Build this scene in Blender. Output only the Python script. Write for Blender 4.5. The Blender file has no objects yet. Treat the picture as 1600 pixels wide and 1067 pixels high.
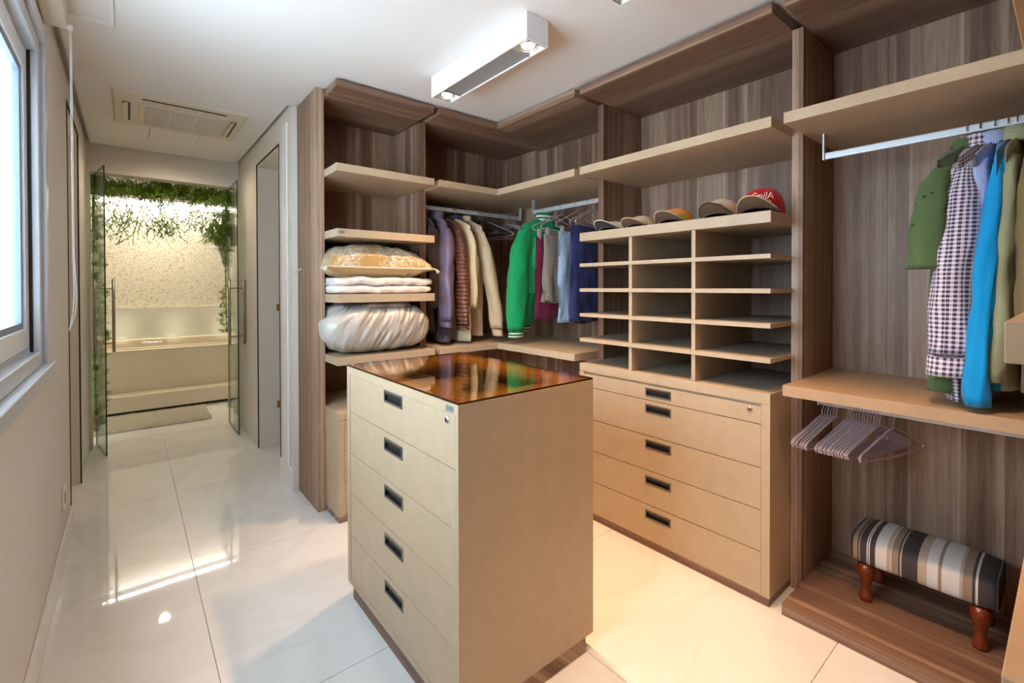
import bpy, math, random
from mathutils import Vector, Matrix, noise
random.seed(4)
SC = bpy.context.scene
COL = SC.collection
PI = math.pi

# ------------------------------------------------------------------ camera, world, exposure
cam_d = bpy.data.cameras.new('camera'); cam = bpy.data.objects.new('camera', cam_d); COL.objects.link(cam)
YAW, PITCH, ROLL, FPX = 0.6896, 0.0100, -0.0018, 726.31
fwd = Vector((math.sin(YAW)*math.cos(PITCH), math.cos(YAW)*math.cos(PITCH), -math.sin(PITCH)))
rgt = Vector((math.cos(YAW), -math.sin(YAW), 0)); upv = rgt.cross(fwd)
r2 = rgt*math.cos(ROLL) - upv*math.sin(ROLL) * -1; r2.normalize(); u2 = r2.cross(fwd)
cam.matrix_world = Matrix(((r2.x, u2.x, -fwd.x, 0), (r2.y, u2.y, -fwd.y, 0), (r2.z, u2.z, -fwd.z, 1.35), (0, 0, 0, 1)))
cam_d.sensor_width = 36; cam_d.lens = FPX/1600*36; cam_d.shift_y = -(533.5-455.7)/1600; cam_d.clip_start = 0.02
SC.camera = cam
SC.view_settings.view_transform = 'Standard'; SC.view_settings.look = 'None'
SC.view_settings.gamma = 1.0; SC.view_settings.use_curve_mapping = False
SC.view_settings.exposure = 0.0
W = bpy.data.worlds.new('world'); SC.world = W; W.use_nodes = True
bg = W.node_tree.nodes['Background']; bg.inputs[0].default_value = (0.68, 0.85, 1.0, 1); bg.inputs[1].default_value = 16.0

def light(name, kind, loc, power, color, size=0.05, rot=(0, 0, 0), spot=None, blend=0.6, parent=None, size_y=None):
    d = bpy.data.lights.new(name, kind); d.energy = power; d.color = color
    if kind == 'SPOT': d.spot_size = spot; d.spot_blend = blend; d.shadow_soft_size = size
    elif kind == 'POINT': d.shadow_soft_size = size
    elif kind == 'AREA':
        d.size = size
        if size_y: d.shape = 'RECTANGLE'; d.size_y = size_y
    o = bpy.data.objects.new(name, d); COL.objects.link(o); o.location = loc; o.rotation_euler = rot
    if parent: o.parent = parent; o.matrix_parent_inverse = Matrix.Translation(parent.location).inverted()
    return o
WARM = (1.0, 0.60, 0.31)

# ------------------------------------------------------------------ materials
MATS = {}
def srgb(r, g, b):
    f = lambda c: (c/12.92 if c <= 0.04045 else ((c+0.055)/1.055)**2.4)
    return (f(r/255), f(g/255), f(b/255), 1)
def newmat(name):
    m = bpy.data.materials.new(name); m.use_nodes = True; nt = m.node_tree
    return m, nt, nt.nodes['Principled BSDF'], nt.nodes['Material Output']
def N(nt, t, **kw):
    n = nt.nodes.new(t)
    for k, v in kw.items(): setattr(n, k, v)
    return n
def plain(name, col, rough=0.6, metal=0.0, bump=0, bscale=200, var=0, vscale=6, spec=0.5, sheen=0, coat=0):
    m, nt, b, out = newmat(name); L = nt.links
    b.inputs['Base Color'].default_value = col; b.inputs['Roughness'].default_value = rough; b.inputs['Metallic'].default_value = metal
    b.inputs['Specular IOR Level'].default_value = spec
    if sheen: b.inputs['Sheen Weight'].default_value = sheen
    if coat: b.inputs['Coat Weight'].default_value = coat; b.inputs['Coat Roughness'].default_value = 0.08
    tc = N(nt, 'ShaderNodeTexCoord')
    if var:
        n = N(nt, 'ShaderNodeTexNoise'); n.inputs['Scale'].default_value = vscale; n.inputs['Detail'].default_value = 5; n.inputs['Roughness'].default_value = 0.65
        L.new(tc.outputs['Object'], n.inputs['Vector'])
        mp = N(nt, 'ShaderNodeMapRange'); mp.inputs[1].default_value = 0.3; mp.inputs[2].default_value = 0.7; mp.inputs[3].default_value = 1-var; mp.inputs[4].default_value = 1+var
        L.new(n.outputs['Fac'], mp.inputs[0])
        mx = N(nt, 'ShaderNodeMix', data_type='RGBA', blend_type='MULTIPLY'); mx.inputs[0].default_value = 1
        mx.inputs[6].default_value = col; L.new(mp.outputs[0], mx.inputs[7]); L.new(mx.outputs[2], b.inputs['Base Color'])
    if bump:
        n = N(nt, 'ShaderNodeTexNoise'); n.inputs['Scale'].default_value = bscale; n.inputs['Detail'].default_value = 4
        L.new(tc.outputs['Object'], n.inputs['Vector'])
        bp = N(nt, 'ShaderNodeBump'); bp.inputs['Strength'].default_value = bump; bp.inputs['Distance'].default_value = 0.002
        L.new(n.outputs['Fac'], bp.inputs['Height']); L.new(bp.outputs[0], b.inputs['Normal'])
    MATS[name] = m; return m
def walnut(name, grain):
    m, nt, b, out = newmat(name); L = nt.links
    tc = N(nt, 'ShaderNodeTexCoord'); sp = N(nt, 'ShaderNodeSeparateXYZ'); L.new(tc.outputs['Object'], sp.inputs[0])
    if grain == 'z': acr = ('X', 'Y')
    elif grain == 'x': acr = ('Y', 'Z')
    else: acr = ('X', 'Z')
    add = N(nt, 'ShaderNodeMath', operation='ADD'); L.new(sp.outputs[acr[0]], add.inputs[0]); L.new(sp.outputs[acr[1]], add.inputs[1])
    def vor(scale):
        v = N(nt, 'ShaderNodeTexVoronoi', voronoi_dimensions='1D'); v.inputs['Scale'].default_value = scale; v.inputs['Randomness'].default_value = 0.9
        L.new(add.outputs[0], v.inputs['W']); s = N(nt, 'ShaderNodeSeparateColor'); L.new(v.outputs['Color'], s.inputs[0]); return s.outputs[0]
    v1 = vor(11); v2 = vor(38)
    cmb = N(nt, 'ShaderNodeCombineXYZ'); mu = N(nt, 'ShaderNodeMath', operation='MULTIPLY'); mu.inputs[1].default_value = 60; L.new(add.outputs[0], mu.inputs[0]); L.new(mu.outputs[0], cmb.inputs[0])
    mv = N(nt, 'ShaderNodeMath', operation='MULTIPLY'); mv.inputs[1].default_value = 3.0; L.new(sp.outputs[{'x': 'X', 'y': 'Y', 'z': 'Z'}[grain]], mv.inputs[0]); L.new(mv.outputs[0], cmb.inputs[1])
    L.new(v1, cmb.inputs[2])
    n = N(nt, 'ShaderNodeTexNoise'); n.inputs['Scale'].default_value = 1.0; n.inputs['Detail'].default_value = 7; n.inputs['Roughness'].default_value = 0.7; n.inputs['Distortion'].default_value = 0.6
    L.new(cmb.outputs[0], n.inputs['Vector'])
    nf = N(nt, 'ShaderNodeMath', operation='MULTIPLY_ADD'); L.new(n.outputs['Fac'], nf.inputs[0]); nf.inputs[1].default_value = 0.58; nf.inputs[2].default_value = 0.205
    a1 = N(nt, 'ShaderNodeMath', operation='MULTIPLY_ADD'); L.new(v1, a1.inputs[0]); a1.inputs[1].default_value = 0.30; L.new(nf.outputs[0], a1.inputs[2])
    a2 = N(nt, 'ShaderNodeMath', operation='MULTIPLY_ADD'); L.new(v2, a2.inputs[0]); a2.inputs[1].default_value = 0.12; L.new(a1.outputs[0], a2.inputs[2])
    g_ = N(nt, 'ShaderNodeMath', operation='GREATER_THAN'); L.new(v2, g_.inputs[0]); g_.inputs[1].default_value = 0.88
    a3 = N(nt, 'ShaderNodeMath', operation='MULTIPLY_ADD'); L.new(g_.outputs[0], a3.inputs[0]); a3.inputs[1].default_value = 0.10; L.new(a2.outputs[0], a3.inputs[2]); a2 = a3
    r = N(nt, 'ShaderNodeValToRGB'); e = r.color_ramp.elements
    e[0].position = 0.40; e[0].color = srgb(94, 68, 52); e[1].position = 1.04; e[1].color = srgb(186, 156, 130)
    k = e.new(0.68); k.color = srgb(134, 103, 83)
    L.new(a2.outputs[0], r.inputs[0]); L.new(r.outputs[0], b.inputs['Base Color'])
    b.inputs['Roughness'].default_value = 0.45; b.inputs['Specular IOR Level'].default_value = 0.35
    MATS[name] = m
for g in 'xyz': walnut('walnut_'+g, g)
plain('beige', srgb(188, 165, 136), 0.42, var=0.06, vscale=14, bump=0.12, bscale=350, spec=0.4)
plain('sandtop', srgb(182, 148, 114), 0.45, var=0.06, vscale=14, spec=0.4)
plain('feltgrey', srgb(136, 124, 106), 0.8, var=0.05)
plain('traygreen', srgb(140, 138, 112), 0.8)
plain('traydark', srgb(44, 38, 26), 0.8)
plain('wall', srgb(226, 218, 208), 0.7, bump=0.05, bscale=300)
plain('ceil', srgb(232, 228, 222), 0.8)
plain('white', srgb(235, 233, 230), 0.35)
plain('doorwhite', srgb(226, 217, 202), 0.4)
plain('lampwhite', srgb(240, 240, 240), 0.35)
plain('lampgrey', srgb(150, 146, 142), 0.4)
plain('alu', srgb(205, 208, 212), 0.35, metal=0.35)
plain('windowframe', srgb(196, 200, 206), 0.3)
plain('sashwhite', srgb(232, 236, 240), 0.3)
plain('windowgrey', srgb(104, 118, 140), 0.35)
plain('steel', srgb(170, 160, 150), 0.28, metal=0.9)
plain('chrome', srgb(225, 225, 225), 0.12, metal=1)
plain('black', srgb(26, 22, 20), 0.5)
plain('gunmetal', srgb(112, 104, 98), 0.35, metal=0.4)
plain('darkcavity', srgb(34, 32, 33), 0.5)
plain('grout', srgb(170, 158, 145), 0.8)
plain('brass', srgb(190, 150, 80), 0.3, metal=1)
plain('mahogany', srgb(110, 42, 16), 0.22, coat=0.6, var=0.15, vscale=20)
plain('tub', srgb(225, 212, 186), 0.3)
plain('tubpanel', srgb(214, 214, 200), 0.12)
plain('rugpile', srgb(240, 232, 212), 0.95)
plain('plasticwhite', srgb(224, 214, 198), 0.4)
plain('grillgrey', srgb(196, 186, 172), 0.5)
plain('text_white', srgb(245, 225, 215), 0.6)
plain('text_dark', srgb(60, 52, 44), 0.6)
plain('text_green', srgb(110, 190, 40), 0.6)
plain('tvgrey', srgb(90, 84, 80), 0.3)
plain('label_silver', srgb(150, 165, 165), 0.3, metal=0.5)

def floor_mat():
    m, nt, b, out = newmat('porcelain'); L = nt.links
    tc = N(nt, 'ShaderNodeTexCoord'); n = N(nt, 'ShaderNodeTexNoise'); n.inputs['Scale'].default_value = 1.3; n.inputs['Detail'].default_value = 8; n.inputs['Distortion'].default_value = 1.5
    L.new(tc.outputs['Object'], n.inputs['Vector'])
    r = N(nt, 'ShaderNodeValToRGB'); e = r.color_ramp.elements; e[0].position = 0.44; e[0].color = srgb(226, 224, 221); e[1].position = 0.56; e[1].color = srgb(228, 226, 223)
    k = e.new(0.5); k.color = srgb(222, 219, 215)
    L.new(n.outputs['Fac'], r.inputs[0]); L.new(r.outputs[0], b.inputs['Base Color'])
    b.inputs['Roughness'].default_value = 0.035; b.inputs['IOR'].default_value = 1.6; b.inputs['Specular IOR Level'].default_value = 0.6
    MATS['porcelain'] = m
floor_mat()
def glassy(name, tint, gloss=1.0, rough=0.0, ior=1.5, mul=1.0):
    m, nt, b, out = newmat(name); L = nt.links; nt.nodes.remove(b)
    t = N(nt, 'ShaderNodeBsdfTransparent'); t.inputs[0].default_value = tint
    g = N(nt, 'ShaderNodeBsdfGlossy'); g.inputs['Roughness'].default_value = rough; g.inputs[0].default_value = (gloss, gloss, gloss, 1)
    f = N(nt, 'ShaderNodeFresnel'); f.inputs[0].default_value = ior
    mm = N(nt, 'ShaderNodeMath', operation='MULTIPLY'); mm.inputs[1].default_value = mul; mm.use_clamp = True; L.new(f.outputs[0], mm.inputs[0])
    x = N(nt, 'ShaderNodeMixShader'); L.new(mm.outputs[0], x.inputs[0]); L.new(t.outputs[0], x.inputs[1]); L.new(g.outputs[0], x.inputs[2]); L.new(x.outputs[0], out.inputs[0])
    MATS[name] = m; return m
glassy('pane', (0.97, 0.99, 1, 1), mul=0.25)
glassy('doorglass', (0.93, 0.975, 0.945, 1), mul=0.45)
glassy('bronzeglass', (0.97, 0.83, 0.56, 1), ior=1.6, mul=0.8)
plain('bronzeedge', srgb(46, 26, 14), 0.2)
plain('glassedge', srgb(20, 62, 50), 0.1)
def clearplastic():
    m, nt, b, out = newmat('clearplastic'); L = nt.links
    b.inputs['Base Color'].default_value = srgb(206, 190, 196); b.inputs['Roughness'].default_value = 0.12; b.inputs['Specular IOR Level'].default_value = 0.8
    t = N(nt, 'ShaderNodeBsdfTransparent'); t.inputs[0].default_value = (0.95, 0.92, 0.94, 1)
    x = N(nt, 'ShaderNodeMixShader'); x.inputs[0].default_value = 0.55; L.new(t.outputs[0], x.inputs[1]); L.new(b.outputs[0], x.inputs[2]); L.new(x.outputs[0], out.inputs[0])
    MATS['clearplastic'] = m
clearplastic()
def emit(name, col, s):
    m, nt, b, out = newmat(name); nt.nodes.remove(b); e = N(nt, 'ShaderNodeEmission'); e.inputs[0].default_value = col; e.inputs[1].default_value = s
    nt.links.new(e.outputs[0], out.inputs[0]); MATS[name] = m
emit('bulb', (1, 0.86, 0.68, 1), 12)
emit('cove', (1, 0.97, 0.88, 1), 5)
emit('tublamp', (1, 0.95, 0.7, 1), 6)

def mosaic():
    m, nt, b, out = newmat('mosaic'); L = nt.links
    tc = N(nt, 'ShaderNodeTexCoord'); v = N(nt, 'ShaderNodeTexVoronoi', distance='CHEBYCHEV'); v.inputs['Scale'].default_value = 85; v.inputs['Randomness'].default_value = 0.8
    L.new(tc.outputs['Object'], v.inputs['Vector']); s = N(nt, 'ShaderNodeSeparateColor'); L.new(v.outputs['Color'], s.inputs[0])
    r = N(nt, 'ShaderNodeValToRGB'); e = r.color_ramp.elements; e[0].position = 0; e[0].color = srgb(176, 160, 132); e[1].position = 0.28; e[1].color = srgb(226, 220, 202)
    L.new(s.outputs[0], r.inputs[0]); L.new(r.outputs[0], b.inputs['Base Color']); b.inputs['Roughness'].default_value = 0.35
    bp = N(nt, 'ShaderNodeBump'); bp.inputs['Strength'].default_value = 0.5; bp.inputs['Distance'].default_value = 0.004; L.new(s.outputs[1], bp.inputs['Height']); L.new(bp.outputs[0], b.inputs['Normal'])
    MATS['mosaic'] = m
mosaic()
def leafmat(name, c1, c2):
    m, nt, b, out = newmat(name); L = nt.links
    tc = N(nt, 'ShaderNodeTexCoord'); n = N(nt, 'ShaderNodeTexNoise'); n.inputs['Scale'].default_value = 18; L.new(tc.outputs['Object'], n.inputs['Vector'])
    r = N(nt, 'ShaderNodeValToRGB'); e = r.color_ramp.elements; e[0].position = 0.4; e[0].color = c1; e[1].position = 0.62; e[1].color = c2
    L.new(n.outputs['Fac'], r.inputs[0]); L.new(r.outputs[0], b.inputs['Base Color']); b.inputs['Roughness'].default_value = 0.45
    MATS[name] = m
leafmat('leaf', srgb(70, 108, 20), srgb(164, 192, 60))

def fabric(name, col, rough=0.85, pattern=None, col2=None, scale=1, bump=0.25, sheen=0.15, spec=0.25, bscale=500, wrinkle=0.55, ribs=0):
    m, nt, b, out = newmat(name); L = nt.links
    b.inputs['Base Color'].default_value = col; b.inputs['Roughness'].default_value = rough; b.inputs['Sheen Weight'].default_value = sheen; b.inputs['Specular IOR Level'].default_value = spec
    tc = N(nt, 'ShaderNodeTexCoord'); sp = N(nt, 'ShaderNodeSeparateXYZ'); L.new(tc.outputs['UV'], sp.inputs[0])
    def stripe(sock, period, duty=0.5):
        a = N(nt, 'ShaderNodeMath', operation='DIVIDE'); L.new(sock, a.inputs[0]); a.inputs[1].default_value = period
        f = N(nt, 'ShaderNodeMath', operation='FRACT'); L.new(a.outputs[0], f.inputs[0])
        g = N(nt, 'ShaderNodeMath', operation='GREATER_THAN'); L.new(f.outputs[0], g.inputs[0]); g.inputs[1].default_value = duty; return g.outputs[0]
    def mix(fac, c1, c2):
        x = N(nt, 'ShaderNodeMix', data_type='RGBA'); L.new(fac, x.inputs[0])
        for s, c in ((6, c1), (7, c2)):
            if isinstance(c, tuple): x.inputs[s].default_value = c
            else: L.new(c, x.inputs[s])
        return x.outputs[2]
    if pattern == 'gingham':
        ad = N(nt, 'ShaderNodeMath', operation='ADD'); L.new(sp.outputs[0], ad.inputs[0]); ad.inputs[1].default_value = 5.0
        s1 = stripe(ad.outputs[0], 0.0135*scale); s2 = stripe(sp.outputs[1], 0.0135*scale)
        a = N(nt, 'ShaderNodeMath', operation='ADD'); L.new(s1, a.inputs[0]); L.new(s2, a.inputs[1])
        h = N(nt, 'ShaderNodeMath', operation='MULTIPLY'); L.new(a.outputs[0], h.inputs[0]); h.inputs[1].default_value = 0.5
        L.new(mix(h.outputs[0], col, col2), b.inputs['Base Color'])
    elif pattern == 'stripe':
        ad = N(nt, 'ShaderNodeMath', operation='ADD'); L.new(sp.outputs[0], ad.inputs[0]); ad.inputs[1].default_value = 5.0
        L.new(mix(stripe(ad.outputs[0], 0.006*scale), col, col2), b.inputs['Base Color'])
    elif pattern == 'hstripe':
        L.new(mix(stripe(sp.outputs[1], 0.0185*scale, 0.62), col, col2), b.inputs['Base Color'])
    elif pattern == 'dots':
        v = N(nt, 'ShaderNodeTexVoronoi'); v.inputs['Scale'].default_value = 30; v.inputs['Randomness'].default_value = 0.6; L.new(tc.outputs['UV'], v.inputs['Vector'])
        g = N(nt, 'ShaderNodeMath', operation='LESS_THAN'); L.new(v.outputs['Distance'], g.inputs[0]); g.inputs[1].default_value = 0.16
        L.new(mix(g.outputs[0], col, col2), b.inputs['Base Color'])
    elif pattern in ('mottle', 'denim', 'brocade'):
        n = N(nt, 'ShaderNodeTexNoise'); n.inputs['Scale'].default_value = {'mottle': 30, 'denim': 90, 'brocade': 44}[pattern]*scale; n.inputs['Detail'].default_value = 6; n.inputs['Distortion'].default_value = 2.0 if pattern == 'brocade' else 0
        L.new(tc.outputs['Object'], n.inputs['Vector'])
        r = N(nt, 'ShaderNodeMapRange'); r.inputs[1].default_value = 0.46 if pattern == 'brocade' else 0.35; r.inputs[2].default_value = 0.54 if pattern == 'brocade' else 0.65; L.new(n.outputs['Fac'], r.inputs[0])
        if pattern == 'brocade':
            n2 = N(nt, 'ShaderNodeTexNoise'); n2.inputs['Scale'].default_value = 7; L.new(tc.outputs['Object'], n2.inputs['Vector'])
            r2_ = N(nt, 'ShaderNodeMapRange'); r2_.inputs[1].default_value = 0.42; r2_.inputs[2].default_value = 0.52; L.new(n2.outputs['Fac'], r2_.inputs[0])
            mm = N(nt, 'ShaderNodeMath', operation='MULTIPLY'); L.new(r.outputs[0], mm.inputs[0]); L.new(r2_.outputs[0], mm.inputs[1]); fac = mm.outputs[0]
        else: fac = r.outputs[0]
        L.new(mix(fac, col, col2), b.inputs['Base Color'])
    elif pattern == 'check':
        ad = N(nt, 'ShaderNodeMath', operation='ADD'); L.new(sp.outputs[0], ad.inputs[0]); ad.inputs[1].default_value = 5.0
        a1 = N(nt, 'ShaderNodeMath', operation='ADD'); L.new(ad.outputs[0], a1.inputs[0]); L.new(sp.outputs[1], a1.inputs[1])
        a2 = N(nt, 'ShaderNodeMath', operation='SUBTRACT'); L.new(ad.outputs[0], a2.inputs[0]); L.new(sp.outputs[1], a2.inputs[1])
        s1 = stripe(a1.outputs[0], 0.008*scale, 0.6); s2 = stripe(a2.outputs[0], 0.008*scale, 0.6)
        mm = N(nt, 'ShaderNodeMath', operation='MAXIMUM'); L.new(s1, mm.inputs[0]); L.new(s2, mm.inputs[1])
        L.new(mix(mm.outputs[0], col, col2), b.inputs['Base Color'])
    n = N(nt, 'ShaderNodeTexNoise'); n.inputs['Scale'].default_value = bscale; L.new(tc.outputs['Object'], n.inputs['Vector'])
    bp = N(nt, 'ShaderNodeBump'); bp.inputs['Strength'].default_value = bump; bp.inputs['Distance'].default_value = 0.001; L.new(n.outputs['Fac'], bp.inputs['Height'])
    if wrinkle:
        mp = N(nt, 'ShaderNodeMapping'); mp.inputs['Scale'].default_value = (15, 15, 4.5); L.new(tc.outputs['Object'], mp.inputs[0])
        nw = N(nt, 'ShaderNodeTexNoise', noise_type='RIDGED_MULTIFRACTAL'); nw.inputs['Scale'].default_value = 1.0; nw.inputs['Detail'].default_value = 2.5; nw.inputs['Distortion'].default_value = 0.5; L.new(mp.outputs[0], nw.inputs['Vector'])
        bw = N(nt, 'ShaderNodeBump'); bw.inputs['Strength'].default_value = wrinkle; bw.inputs['Distance'].default_value = 0.012; L.new(nw.outputs['Fac'], bw.inputs['Height']); L.new(bw.outputs[0], bp.inputs['Normal'])
    if ribs:
        su = N(nt, 'ShaderNodeSeparateXYZ'); L.new(tc.outputs['UV'], su.inputs[0]); ml = N(nt, 'ShaderNodeMath', operation='MULTIPLY'); L.new(su.outputs[1], ml.inputs[0]); ml.inputs[1].default_value = 2*PI/ribs
        nz = N(nt, 'ShaderNodeMath', operation='MULTIPLY_ADD'); L.new(n.outputs['Fac'], nz.inputs[0]); nz.inputs[1].default_value = 1.2; L.new(ml.outputs[0], nz.inputs[2])
        sn = N(nt, 'ShaderNodeMath', operation='SINE'); L.new(nz.outputs[0], sn.inputs[0]); br = N(nt, 'ShaderNodeBump'); br.inputs['Strength'].default_value = 1; br.inputs['Distance'].default_value = 0.004
        L.new(sn.outputs[0], br.inputs['Height']); L.new(br.outputs[0], bp.inputs['Normal'])
    L.new(bp.outputs[0], b.inputs['Normal'])
    MATS[name] = m; return m
fabric('f_purple', srgb(88, 80, 108), 0.45, 'mottle', srgb(108, 88, 104), 0.2, spec=0.5, wrinkle=0.8)
fabric('f_leather', srgb(108, 70, 56), 0.38, spec=0.55, sheen=0, bscale=20, wrinkle=0, ribs=0.026)
fabric('f_cream', srgb(224, 204, 164))
fabric('f_beige', srgb(196, 172, 142))
fabric('f_navydark', srgb(48, 50, 66))
fabric('f_brown', srgb(58, 40, 32), 0.9)
fabric('f_green', srgb(10, 150, 88), 0.7, bump=0.4)
fabric('f_ribgreen', srgb(16, 120, 78), 0.8, 'hstripe', srgb(225, 230, 215), 1, wrinkle=0)
fabric('f_maroon', srgb(110, 30, 58))
fabric('f_greyjean', srgb(124, 112, 100), 0.9, 'denim', srgb(146, 134, 120))
fabric('f_lightjean', srgb(136, 160, 184), 0.9, 'denim', srgb(170, 190, 206))
fabric('f_navy', srgb(44, 50, 96), 0.8)
fabric('f_polo', srgb(84, 106, 66), 0.9, 'dots', srgb(44, 62, 40))
fabric('f_polodark', srgb(38, 46, 28), 0.9)
fabric('f_gingham', srgb(232, 224, 232), 0.85, 'gingham', srgb(58, 40, 84))
fabric('f_periw', srgb(150, 164, 212), 0.85, 'stripe', srgb(176, 188, 226))
fabric('f_cyan', srgb(0, 150, 214), 0.75)
fabric('f_sage', srgb(178, 178, 146), 0.9, 'check', srgb(142, 146, 112))
fabric('f_khaki', srgb(140, 124, 86), 0.9, 'check', srgb(114, 98, 64))
fabric('f_gold', wrinkle=0.9, col=srgb(176, 140, 82), rough=0.35, pattern='brocade', col2=srgb(206, 198, 184), spec=0.6, bump=0.2, bscale=80)
fabric('f_goldplain', wrinkle=0.9, col=srgb(190, 154, 98), rough=0.4, spec=0.5)
fabric('f_piping', srgb(214, 202, 180), 0.8, wrinkle=0)
fabric('f_fluffy', srgb(226, 216, 206), 1.0, bump=0.9, bscale=160, sheen=0.5, wrinkle=0)
fabric('f_silver', srgb(184, 177, 167), 0.33, spec=0.6, bump=0.1, bscale=60, wrinkle=0)
fabric('f_taupe', srgb(128, 108, 92), 0.6, 'brocade', srgb(190, 172, 150))
fabric('f_velvet', srgb(20, 17, 17), 0.9)
fabric('f_capred', srgb(176, 6, 24), 0.75, wrinkle=0)
fabric('f_captan', srgb(214, 188, 150), 0.85, wrinkle=0)
fabric('f_capbeige', srgb(200, 178, 152), 0.9, wrinkle=0)
fabric('f_capgrey', srgb(196, 188, 172), 0.9, wrinkle=0)
fabric('f_caporange', srgb(214, 138, 62), 0.8, wrinkle=0)
fabric('f_capdark', srgb(52, 34, 28), 0.9, wrinkle=0)
fabric('f_capunder', srgb(104, 80, 58), 0.9, wrinkle=0)
fabric('f_capwhite', srgb(232, 228, 218), 0.8, wrinkle=0)
fabric('f_dkgrey', srgb(52, 46, 46), 0.9)

def stripes_mat():
    """woven stripes of the footstool, running over the seat, along local Y"""
    m, nt, b, out = newmat('f_stripes'); L = nt.links
    tc = N(nt, 'ShaderNodeTexCoord'); sp = N(nt, 'ShaderNodeSeparateXYZ'); L.new(tc.outputs['Object'], sp.inputs[0])
    mr = N(nt, 'ShaderNodeMapRange'); mr.inputs[1].default_value = 0.212; mr.inputs[2].default_value = -0.212; L.new(sp.outputs[1], mr.inputs[0])
    r = N(nt, 'ShaderNodeValToRGB'); cr = r.color_ramp; cr.interpolation = 'CONSTANT'
    dk, lt, tn, bg_, wh = srgb(66, 56, 56), srgb(212, 206, 200), srgb(150, 128, 108), srgb(184, 164, 144), srgb(236, 230, 222)
    seq = [(0, tn), (0.045, dk), (0.055, tn), (0.07, dk), (0.125, wh), (0.13, dk), (0.14, wh), (0.146, dk), (0.19, lt), (0.275, bg_), (0.305, wh), (0.312, tn), (0.36, dk), (0.372, bg_), (0.385, dk),
           (0.50, bg_), (0.56, lt), (0.635, tn), (0.66, lt), (0.77, bg_), (0.79, tn), (0.85, dk), (0.87, lt), (0.885, dk)]
    e = cr.elements; e[0].position = 0; e[0].color = seq[0][1]; e[1].position = seq[1][0]; e[1].color = seq[1][1]
    for p, c in seq[2:]:
        k = e.new(p); k.color = c
    L.new(mr.outputs[0], r.inputs[0]); L.new(r.outputs[0], b.inputs['Base Color']); b.inputs['Roughness'].default_value = 0.8
    MATS['f_stripes'] = m
stripes_mat()

# ------------------------------------------------------------------ mesh helpers
class MB:
    def __init__(s): s.v = []; s.f = []; s.m = []; s.uv = {}
    def box(s, x0, x1, y0, y1, z0, z1, mi=0):
        b = len(s.v)
        s.v += [(x0, y0, z0), (x1, y0, z0), (x1, y1, z0), (x0, y1, z0), (x0, y0, z1), (x1, y0, z1), (x1, y1, z1), (x0, y1, z1)]
        for q in ((0, 3, 2, 1), (4, 5, 6, 7), (0, 1, 5, 4), (1, 2, 6, 5), (2, 3, 7, 6), (3, 0, 4, 7)):
            s.f.append([b+i for i in q]); s.m.append(mi)
        return s
    def obox(s, c, ax, ay, az, hx, hy, hz, mi=0):
        b = len(s.v); c = Vector(c); ax, ay, az = Vector(ax).normalized(), Vector(ay).normalized(), Vector(az).normalized()
        for dz in (-1, 1):
            for dx, dy in ((-1, -1), (1, -1), (1, 1), (-1, 1)): s.v.append(tuple(c+ax*hx*dx+ay*hy*dy+az*hz*dz))
        for q in ((0, 3, 2, 1), (4, 5, 6, 7), (0, 1, 5, 4), (1, 2, 6, 5), (2, 3, 7, 6), (3, 0, 4, 7)):
            s.f.append([b+i for i in q]); s.m.append(mi)
        return s
    def prism(s, poly, z0, z1, mi=0):
        b = len(s.v); n = len(poly)
        s.v += [(x, y, z0) for x, y in poly] + [(x, y, z1) for x, y in poly]
        s.f.append([b+i for i in range(n)][::-1]); s.f.append([b+n+i for i in range(n)]); s.m += [mi, mi]
        for i in range(n):
            j = (i+1) % n; s.f.append([b+i, b+j, b+n+j, b+n+i]); s.m.append(mi)
        return s
    def grid(s, rows, close_u=False, mi=0, caps=False, uv=None):
        """rows: list of rows of points"""
        b = len(s.v); R = len(rows); Cn = len(rows[0])
        for r in rows: s.v += [tuple(p) for p in r]
        for j in range(R-1):
            for i in range(Cn if close_u else Cn-1):
                k = (i+1) % Cn
                if uv: s.uv[len(s.f)] = [(i*uv[0]/Cn, -j*uv[1]/(R-1)), ((i+1)*uv[0]/Cn, -j*uv[1]/(R-1)), ((i+1)*uv[0]/Cn, -(j+1)*uv[1]/(R-1)), (i*uv[0]/Cn, -(j+1)*uv[1]/(R-1))]
                s.f.append([b+j*Cn+i, b+j*Cn+k, b+(j+1)*Cn+k, b+(j+1)*Cn+i]); s.m.append(mi)
        if caps:
            s.f.append([b+i for i in range(Cn)][::-1]); s.f.append([b+(R-1)*Cn+i for i in range(Cn)]); s.m += [mi, mi]
        return s
    def tube(s, pts, r, seg=8, closed=False, mi=0, flat=1.0, caps=True):
        pts = [Vector(p) for p in pts]; n = len(pts); rows = []
        rr = r if isinstance(r, (list, tuple)) else [r]*n
        prev = None
        for i, p in enumerate(pts):
            if closed: t = pts[(i+1) % n]-pts[i-1]
            else: t = pts[min(i+1, n-1)]-pts[max(i-1, 0)]
            t.normalize()
            a = prev - t*prev.dot(t) if prev is not None else (Vector((0, 0, 1)) - t*t.z)
            if a.length < 1e-4: a = Vector((1, 0, 0)) - t*t.x
            a.normalize(); prev = a; bb = t.cross(a)
            rows.append([p+(a*math.cos(2*PI*k/seg)+bb*math.sin(2*PI*k/seg)*flat)*rr[i] for k in range(seg)])
        if closed: rows.append(rows[0])
        return s.grid(rows, True, mi, caps and not closed)
    def lathe(s, prof, c=(0, 0, 0), seg=24, mi=0, axis='z'):
        rows = []
        for r, z in prof:
            row = []
            for k in range(seg):
                a = 2*PI*k/seg; x, y = r*math.cos(a), r*math.sin(a)
                row.append((c[0]+x, c[1]+y, c[2]+z) if axis == 'z' else ((c[0]+z, c[1]+x, c[2]+y) if axis == 'x' else (c[0]+x, c[1]+z, c[2]+y)))
            rows.append(row)
        return s.grid(rows, True, mi, True)

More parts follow.
